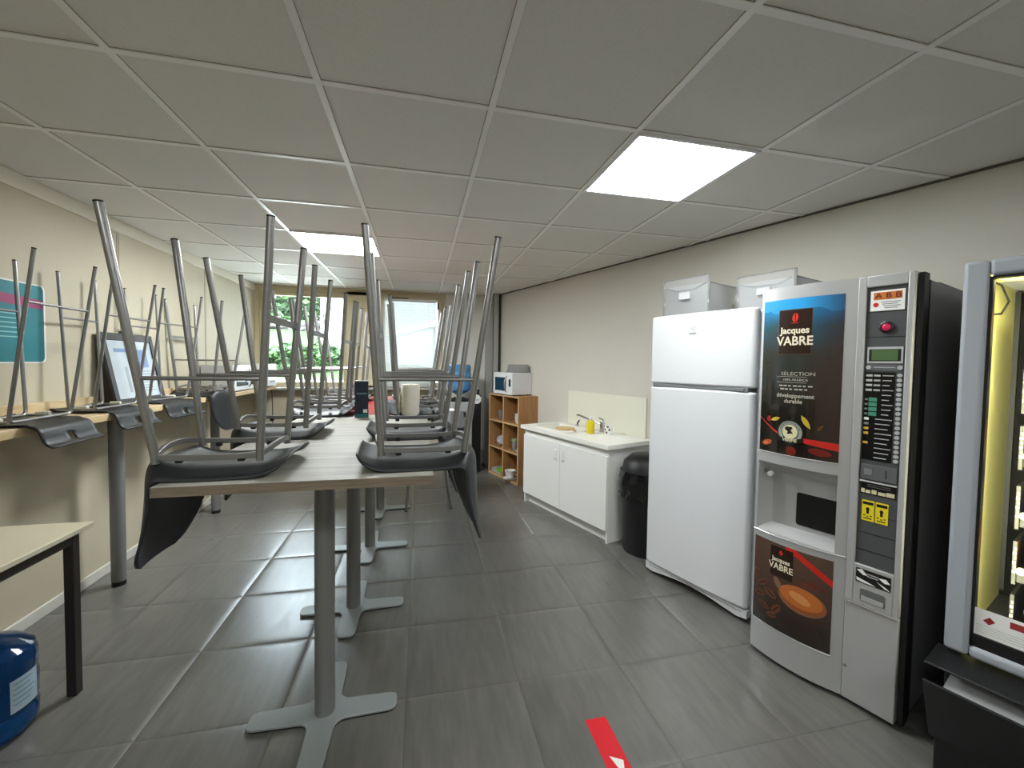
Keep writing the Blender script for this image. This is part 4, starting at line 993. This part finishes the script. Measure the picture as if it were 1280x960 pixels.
for (x, z, a, c, r_, m_) in ((.055, 1.085, .026, .013, .4, ORG), (.172, 1.062, .022, .020, 0, DIMR), (.285, 1.075, .044, .016, -.1, DIMR), (.05, 1.082, .012, .006, .4, mat('light_orange_print', rgb(206,120,70), .35))): shape(b, ell(a, c, 24, r_), x, z, .0022+(.0004 if a < .02 else 0), m_)
b.build('coffee_poster', dr, flip=False, angle=30)
b = MB(); sheet(b, .010, .352, .180, .602, .0012, ART2)
shape(b, rpoly(-.052, .052, -.072, .072, .003), .148, .515, .0018, BROWN); shape(b, ell(.008, .012), .146, .562, .0024, M['red']); word(b, 'Jacques', .029, .146, .525, .0024, M['gold'], .95, .0008); word(b, 'VABRE', .042, .146, .490, .0024, M['gold'], .9, .0010)
rb = [(x_, .62-.9*(x_-.15)**1.0*.62-.25*(x_-.15)**2, .030) for x_ in [.165+.187*k/16 for k in range(17)]]
for (xa, za, ha), (xb_, zb, hb) in zip(rb[:-1], rb[1:]):
    if za+ha/2 > .602: za = min(za, .602-ha/2)
    if zb+hb/2 > .602: zb = min(zb, .602-hb/2)
    b.quad((xa, yb(xa)-.002, za-ha/2), (xb_, yb(xb_)-.002, zb-hb/2), (xb_, yb(xb_)-.002, zb+hb/2), (xa, yb(xa)-.002, za+ha/2), M['red'])
CUPG = mat('glass_cup_print', rgb(128,92,70), .3); COF = mat('coffee_orange_print', rgb(184,104,48), .3); COF2 = mat('coffee_light_print', rgb(206,138,80), .3)
shape(b, ell(.098, .062, 36, -.08), .238, .372, .0020, CUPG); shape(b, ell(.092, .056, 36, -.08), .238, .376, .0024, mat('cup_wall_print', rgb(148,78,36), .3)); shape(b, ell(.088, .048, 36, -.08), .236, .384, .0028, COF); shape(b, ell(.045, .020, 28, -.3), .232, .382, .0032, COF2)
shape(b, ell(.014, .03, 20, .5), .135, .412, .0018, CUPG)
for (x, z, a, c, r_) in ((.06, .38, .034, .016, .6), (.10, .345, .034, .018, -.5), (.045, .32, .03, .016, .2), (.13, .28, .032, .018, .9), (.07, .27, .03, .015, -.3), (.11, .24, .026, .014, .2), (.03, .42, .022, .012, -.6)):
    shape(b, ell(a, c, 22, r_), x, z, .0018, mat('roasted_bean_print', rgb(92,54,36), .3)); shape(b, ell(a*.8, c*.14, 16, r_), x, z, .0024, BROWN)
for q in range(6): shape(b, [(0, 0), (.011, 0), (.011, .006), (0, .006)], .248+.015*q, .462-.002*q, .0018, DIMR)
b.build('coffee_cup_poster', dr, flip=False, angle=30)
# control column
b = MB(); b.box(DWd+.002, VW, -.004, .05, .022, .452, SIL); b.build('lower_panel', vm, bevel=.003)
b = MB(); b.box(DWd+.002, .422, -.008, .05, .458, 1.838, SIL); b.box(.552, VW, -.008, .05, .458, 1.838, SIL); b.box(.422, .552, -.008, .05, 1.792, 1.838, SIL); b.box(.422, .552, -.008, .05, .458, .628, SIL)
cc = b.build('control_frame', vm, bevel=.003)
b = MB(); b.box(.422, .552, .002, .05, .628, 1.792, M['dgrey'])
for z in (1.688, 1.585, .93, .845, .765, .69): b.box(.423, .551, .0008, .0025, z, z+.0022, M['black'])
cp = b.build('control_panel', cc)
b = MB(); b.box(.434, .542, .000, .004, 1.693, 1.775, M['paper']); b.box(.444, .534, -.0006, .0, 1.738, 1.768, mat('orange_label_print', rgb(196,112,40), .5)); b.text('A B B', .030, mat('maroon_letter_print', rgb(110,40,20), .5), XZ(.49, -.0010, 1.753), bold=.0006, sx=1.2)
b.prism(ell(.009, .009), 0, .0006, M['red'], XZ(.452, .0, 1.718))
for i in range(4): b.box(.468+.004*i, .53-.008*(i % 2), -.0006, 0, 1.726-.008*i, 1.729-.008*i, M['grey'])
b.build('owner_label', cp)
b = MB(); b.lathe([(.024, 0), (.024, .008), (.017, .012), (.017, .006), (0, .006)], M['black'], 28); b.warp(lambda c: Vector((.49+c.x, .002-c.z, 1.625+c.y))); b.build('lamp_ring', cp)
b = MB(); b.ball((.49, -.006, 1.625), .0145, mat('red_lamp', rgb(150,10,36), .2, emit=(1, .05, .2, 1), estr=.12), 10, (1, .6, 1)); b.build('lamp', cp)
b = MB(); b.box(.432, .545, -.002, .004, 1.478, 1.545, M['lgrey']); b.box(.438, .539, -.003, -.002, 1.487, 1.536, M['black']); b.box(.447, .530, -.0035, -.003, 1.490, 1.533, mat('lcd_green', rgb(64,86,52), .3, emit=(.12, .22, .08, 1), estr=.08)); b.build('display', cp, bevel=.001)
b = MB(); b.box(.430, .547, .0, .004, 1.448, 1.474, mat('mid_grey_strip', rgb(96,98,98), .45)); b.box(.455, .522, -.0006, 0, 1.460, 1.463, M['lgrey']); b.build('key_strip', cp)
for x in (.438, .538):
    b = MB(); b.cyl((x, .002, 1.461), (x, -.004, 1.461), .008, M['lgrey'], 16); b.build('button', cp)
b = MB(); b.box(.427, .524, .0, .004, 1.075, 1.442, mat('black_menu_card', rgb(14,14,15), .25)); MG = mat('menu_green_print', rgb(64,132,110), .45); MY = mat('menu_yellow_print', rgb(206,160,50), .45)
for i in range(18):
    z = 1.428-.0200*i
    if i < 4: b.box(.431, .452, -.0006, 0, z-.005, z+.004, M['lgrey']); b.box(.457, .478, -.0006, 0, z-.004, z+.003, M['lgrey'])
    elif 5 <= i <= 8: b.box(.430, .440, -.0006, 0, z-.004, z+.004, M['grey']); b.box(.443, .470, -.0006, 0, z-.008, z+.008, MG)
    elif i in (9, 10, 11, 12, 14): b.box(.430, .446, -.0006, 0, z-.006, z+.004, (M['paper'], M['grey'], MY, MY, None, MY)[i-9])
    b.box(.485-.018*(i > 8), .520-.006*(i % 3), -.0006, 0, z-.002, z+.0015, M['lgrey'])
b.build('menu_card', cp)
for i in range(19):
    b = MB(); z = 1.430-.0192*i; b.prism(ell(.0085, .0072, 16), 0, .006, M['lgrey'], XZ(.538, .003, z)); b.build('button', cp, bevel=.001)
b = MB(); b.box(.430, .545, -.006, .004, .995, 1.055, mat('coin_panel_grey', rgb(92,94,95), .45)); b.box(.441, .466, -.009, -.006, 1.012, 1.038, M['grey']); b.box(.510, .514, -.0066, -.006, 1.008, 1.042, M['black']); b.build('coin_panel', cp, bevel=.001)
b = MB(); b.box(.428, .546, -.010, .004, .982, .987, M['lgrey']); b.box(.430, .544, .0, .004, .932, .980, mat('black_coin_card', rgb(16,16,17), .3)); 
for i, (x, wd) in enumerate(((.432, .012), (.447, .016), (.467, .016), (.488, .024), (.514, .026))): b.box(x, x+wd, -.0006, 0, .935, .952-.004*(i % 2), CRM)
for i in range(2): b.box(.452, .528, -.0006, 0, .962+.008*i, .965+.008*i, M['grey'])
b.build('coin_card', cp)
YS = mat('yellow_sticker', rgb(226,206,30), .5)
for x in (.437, .482):
    b = MB(); b.box(x, x+.041, .0, .003, .818, .904, YS); b.box(x+.003, x+.038, -.0006, 0, .886, .898, M['black']) ; b.prism(ell(.006, .007), 0, .0006, M['black'], XZ(x+.02, 0, .868)); b.box(x+.016, x+.024, -.0006, 0, .848, .866, M['black'])
    for i in range(3): b.box(x+.006+.011*i, x+.013+.011*i, -.0006, 0, .838-.004*(i % 2), .842-.004*(i % 2), M['black'])
    b.box(x+.006, x+.034, -.0006, 0, .826, .830, M['black']); b.build('warning_sticker', cp)
b = MB(); b.box(.430, .545, -.0095, -.008, .553, .612, mat('black_photo_print', rgb(26,26,26), .3))
for p in (((.432, .604), (.45, .611), (.47, .590), (.455, .588)), ((.505, .596), (.53, .600), (.543, .585), (.525, .582)), ((.432, .572), (.46, .566), (.50, .556), (.46, .556), (.434, .560)), ((.50, .578), (.53, .566), (.544, .555), (.525, .560))): b.prism([(x, z) for x, z in p][::-1], 0, .0005, M['paper'], XZ(0, -.0095, 0))
for i in range(2): b.box(.468, .505, -.0101, -.0095, .586+.009*i, .590+.009*i, M['lgrey'])
b.build('photo_label', cc)
b = MB(); b.prism(rpoly(.446, .530, .478, .530, .008), 0, .004, mat('recess_grey', rgb(96,97,97), .5), XZ(0, -.006, 0)); b.box(.452, .524, -.0125, -.010, .480, .500, SIL); b.build('coin_return', cc, bevel=.001)
b = MB(); b.box(DWd+.002, VW, -.011, -.006, .452, .457, mat('bright_trim_edge', rgb(220,220,218), .25, .6)); b.build('trim_line', cc)
b = MB(); b.cyl((.405, -.004, .165), (.405, -.009, .165), .006, M['grey'], 12); b.build('lock', vm)

# ------------------------------------------------------------------ snack machine at the right edge
SS_ = 1.432; SKK = .80
sm = thing('snack_machine', 'lit snack vending machine with a grey framed glass front at the right edge', 'vending machine', WR(SS_, SKK), RZW)
SWd = .90
FRG = mat('pale_grey_frame', rgb(160,164,170), .35)
b = MB()
for a in ((0, .062, .455, 1.832), (SWd-.062, SWd, .455, 1.832), (.062, SWd-.062, 1.775, 1.832), (.062, SWd-.062, .455, .497)): b.box(a[0], a[1], -.012, .035, a[2], a[3], FRG)
b.build('door_frame', sm, bevel=.014, bseg=4)
b = MB(); 
for a in ((.062, .070, .497, 1.775), (SWd-.07, SWd-.062, .497, 1.775), (.062, SWd-.062, 1.768, 1.775), (.062, SWd-.062, .497, .540)): b.box(a[0], a[1], .0, .04, a[2], a[3], M['black'])
b.build('door_seal', sm)
b = MB(); b.box(.066, SWd-.066, .012, .017, .50, 1.772, GLASS); b.build('glass', sm)
b = MB(); b.box(.0, SWd, .70, .72, .02, 1.83, M['vbody']); b.box(0, .025, .05, .70, .02, 1.83, M['vbody']); b.box(SWd-.025, SWd, .05, .70, .02, 1.83, M['vbody']); b.box(.025, SWd-.025, .05, .70, 1.80, 1.83, M['vbody']); b.box(.025, SWd-.025, .05, .70, .02, .05, M['vbody']); b.box(.025, SWd-.025, .10, .70, .44, .47, M['black']); b.build('cabinet', sm, bevel=.002)
LIN_ = mat('cream_lining', rgb(246,238,160), .5)
b = MB(); b.box(.025, .032, .05, .69, .47, 1.80, LIN_); b.box(.032, SWd-.025, .05, .30, 1.793, 1.80, LIN_)
for z0_ in (1.45, 1.12, .86):
    for i in range(6): b.cyl((.0315, .16+.004*i, z0_+.025*i), (.033, .16+.004*i, z0_+.025*i), .0022 if i != 4 else .005, M['grey'], 8)
b.build('side_lining', sm)
b = MB(); b.box(.032, SWd-.03, .67, .69, .47, 1.79, mat('black_rear_panel', rgb(5,5,6), .95, spec=.1)); b.build('rear_panel', sm)
LED_S = mat('strip_lamp', rgb(255,250,225), .4, emit=(1.0, .95, .66, 1), estr=100.0)
b = MB(); b.box(.034, .060, .036, .042, .52, 1.76, M['black']); b.quad((.035, .0425, .53), (.059, .0425, .53), (.059, .0425, 1.75), (.035, .0425, 1.75), LED_S); b.build('light_strip', sm, flip=False)
b = MB(); b.box(.09, SWd-.09, .06, .085, 1.785, 1.792, M['black']); b.quad((.10, .062, 1.7845), (SWd-.10, .062, 1.7845), (SWd-.10, .083, 1.7845), (.10, .083, 1.7845), LED_S); b.build('light_strip', sm, flip=False)
b = MB()
for q in ([(.034, .10, 1.78), (.036, .14, 1.72), (.038, .16, 1.66)], [(.034, .16, 1.66), (.036, .20, 1.70), (.04, .21, 1.75), (.036, .17, 1.785)], [(.034, .16, 1.66), (.05, .28, 1.67), (.06, .33, 1.72), (.05, .26, 1.775), (.036, .17, 1.785)]):
    b.tube(q, .0035, M['black'], 8)
b.build('wiring', sm)
WIRE = mat('coil_wire', rgb(190,190,184), .3, .8)
b = MB(); b.box(.032, .048, .645, .67, .50, 1.79, M['rubber']); b.build('shelf_post', sm)
tr_z = (1.545, 1.33, 1.125, .905, .70, .50)
PRC = mat('price_tag', rgb(150,148,134), .6)
for n_, z in enumerate(tr_z):
    b = MB(); b.box(.125, SWd-.06, .26, .53, z, z+.012, M['black']); b.box(.125, SWd-.06, .255, .262, z-.02, z+.018, M['black']); b.box(.116, .126, .25, .53, z-.03, z+.13, M['black'])
    ty = b.build('tray', sm)
    for k in range(6): 
        b = MB(); b.box(.117+(.003 if k % 2 else 0), .125, .2485, .2505, z+.012+.017*k, z+.022+.017*k, PRC); b.build('price_marker', ty)
    for k in range(4):
        cxk = .192+.165*k
        b = MB(); b.tube([(cxk+.045*math.cos(a), .27+.24*a/(10*PI), z+.062+.045*math.sin(a)) for a in [i*PI/10 for i in range(101)]], .0028, WIRE, 6); b.build('coil', ty)
        b = MB(); b.cyl((cxk-.055, .25, z+.022), (cxk-.055, .262, z+.022), .013, PRC, 16); b.box(cxk-.045, cxk-.005, .252, .254, z+.005, z+.020, PRC); b.build('coil_motor_cap', ty)
PK = [('orange', rgb(206,120,44)), ('brown', rgb(104,52,34)), ('yellow', rgb(222,178,40)), ('dark blue', rgb(40,52,92)), ('pale', rgb(206,204,180)), ('red', rgb(170,44,36))]
for n_, z in enumerate(tr_z):
    for k in range(4):
        nm, cl = PK[(n_*3+k) % 6]
        b = MB(); cxk = .192+.165*k
        b.grid(lambda u, v: Vector((cxk-.035+.07*u, .33-.016*math.sin(PI*u)*math.sin(PI*v), z+.014+.12*v)), 6, 6, mat('wrapper_'+nm.replace(' ', '_')+str(n_)+str(k), cl, .3))
        b.grid(lambda u, v: Vector((cxk-.035+.07*u, .33+.016*math.sin(PI*u)*math.sin(PI*v), z+.014+.12*v)), 6, 6, b.mats[0])
        o = b.build('snack_packet', angle=60)
        o.location = WR(SS_, SKK); o.rotation_euler = (0, 0, RZW)
        tag(o, nm + ' wrapped snack, ' + ('top tray', 'second tray from the top', 'third tray from the top', 'fourth tray from the top', 'fifth tray from the top', 'bottom tray')[n_] + ', ' + ('first', 'second', 'third', 'fourth')[k] + ' coil from the left', 'snack packet', 'snacks in the lit machine')
b = MB(); b.box(.066, SWd-.066, .008, .0105, .540, .632, M['paper']); b.box(.15, .24, .0072, .008, .600, .622, mat('blurred_red_letters', rgb(150,50,46), .5)); b.box(.36, .46, .0072, .008, .588, .610, mat('blurred_red_words', rgb(150,50,46), .5)); b.prism([(.09, .596), (.105, .612), (.118, .600), (.104, .585)], 0, .0008, mat('red_sign_print', rgb(140,40,40), .5), XZ(0, .008, 0))
for i in range(4): b.box(.075, .62, .0074, .008, .552+.008*i, .5535+.008*i, M['lgrey'])
b.box(.18, .32, .0074, .008, .585, .589, M['grey']); b.build('notice_strip', sm)
# delivery bay: black lower body and two tilted flaps
b = MB(); b.box(0, SWd, .03, .10, .02, .455, M['black']); b.box(.0, SWd, -.06, .03, .02, .17, M['black']); b.build('lower_panel', sm, bevel=.006)
b = MB(); b.prism([(.03, .445), (-.135, .438), (-.135, .430), (.03, .425)], -.02, SWd, M['black'], Matrix(((0,0,1,0),(1,0,0,0),(0,1,0,0),(0,0,0,1)))); b.build('upper_flap', sm, bevel=.003)
b = MB(); b.prism([(-.165, .385), (-.155, .388), (-.045, .14), (-.055, .135)], -.015, SWd, M['black'], Matrix(((0,0,1,0),(1,0,0,0),(0,1,0,0),(0,0,0,1)))); b.build('lower_flap', sm, bevel=.002)
b = MB(); b.prism([(-.150, .372), (.03, .395), (.03, .385), (-.14, .352)], .03, SWd-.03, M['lgrey'], Matrix(((0,0,1,0),(1,0,0,0),(0,1,0,0),(0,0,0,1)))); b.build('delivery_tray', sm)
for x in (.04, SWd-.04):
    b = MB(); b.cyl((x, .1, 0), (x, .1, .022), .022, M['black'], 12); b.build('foot', sm)
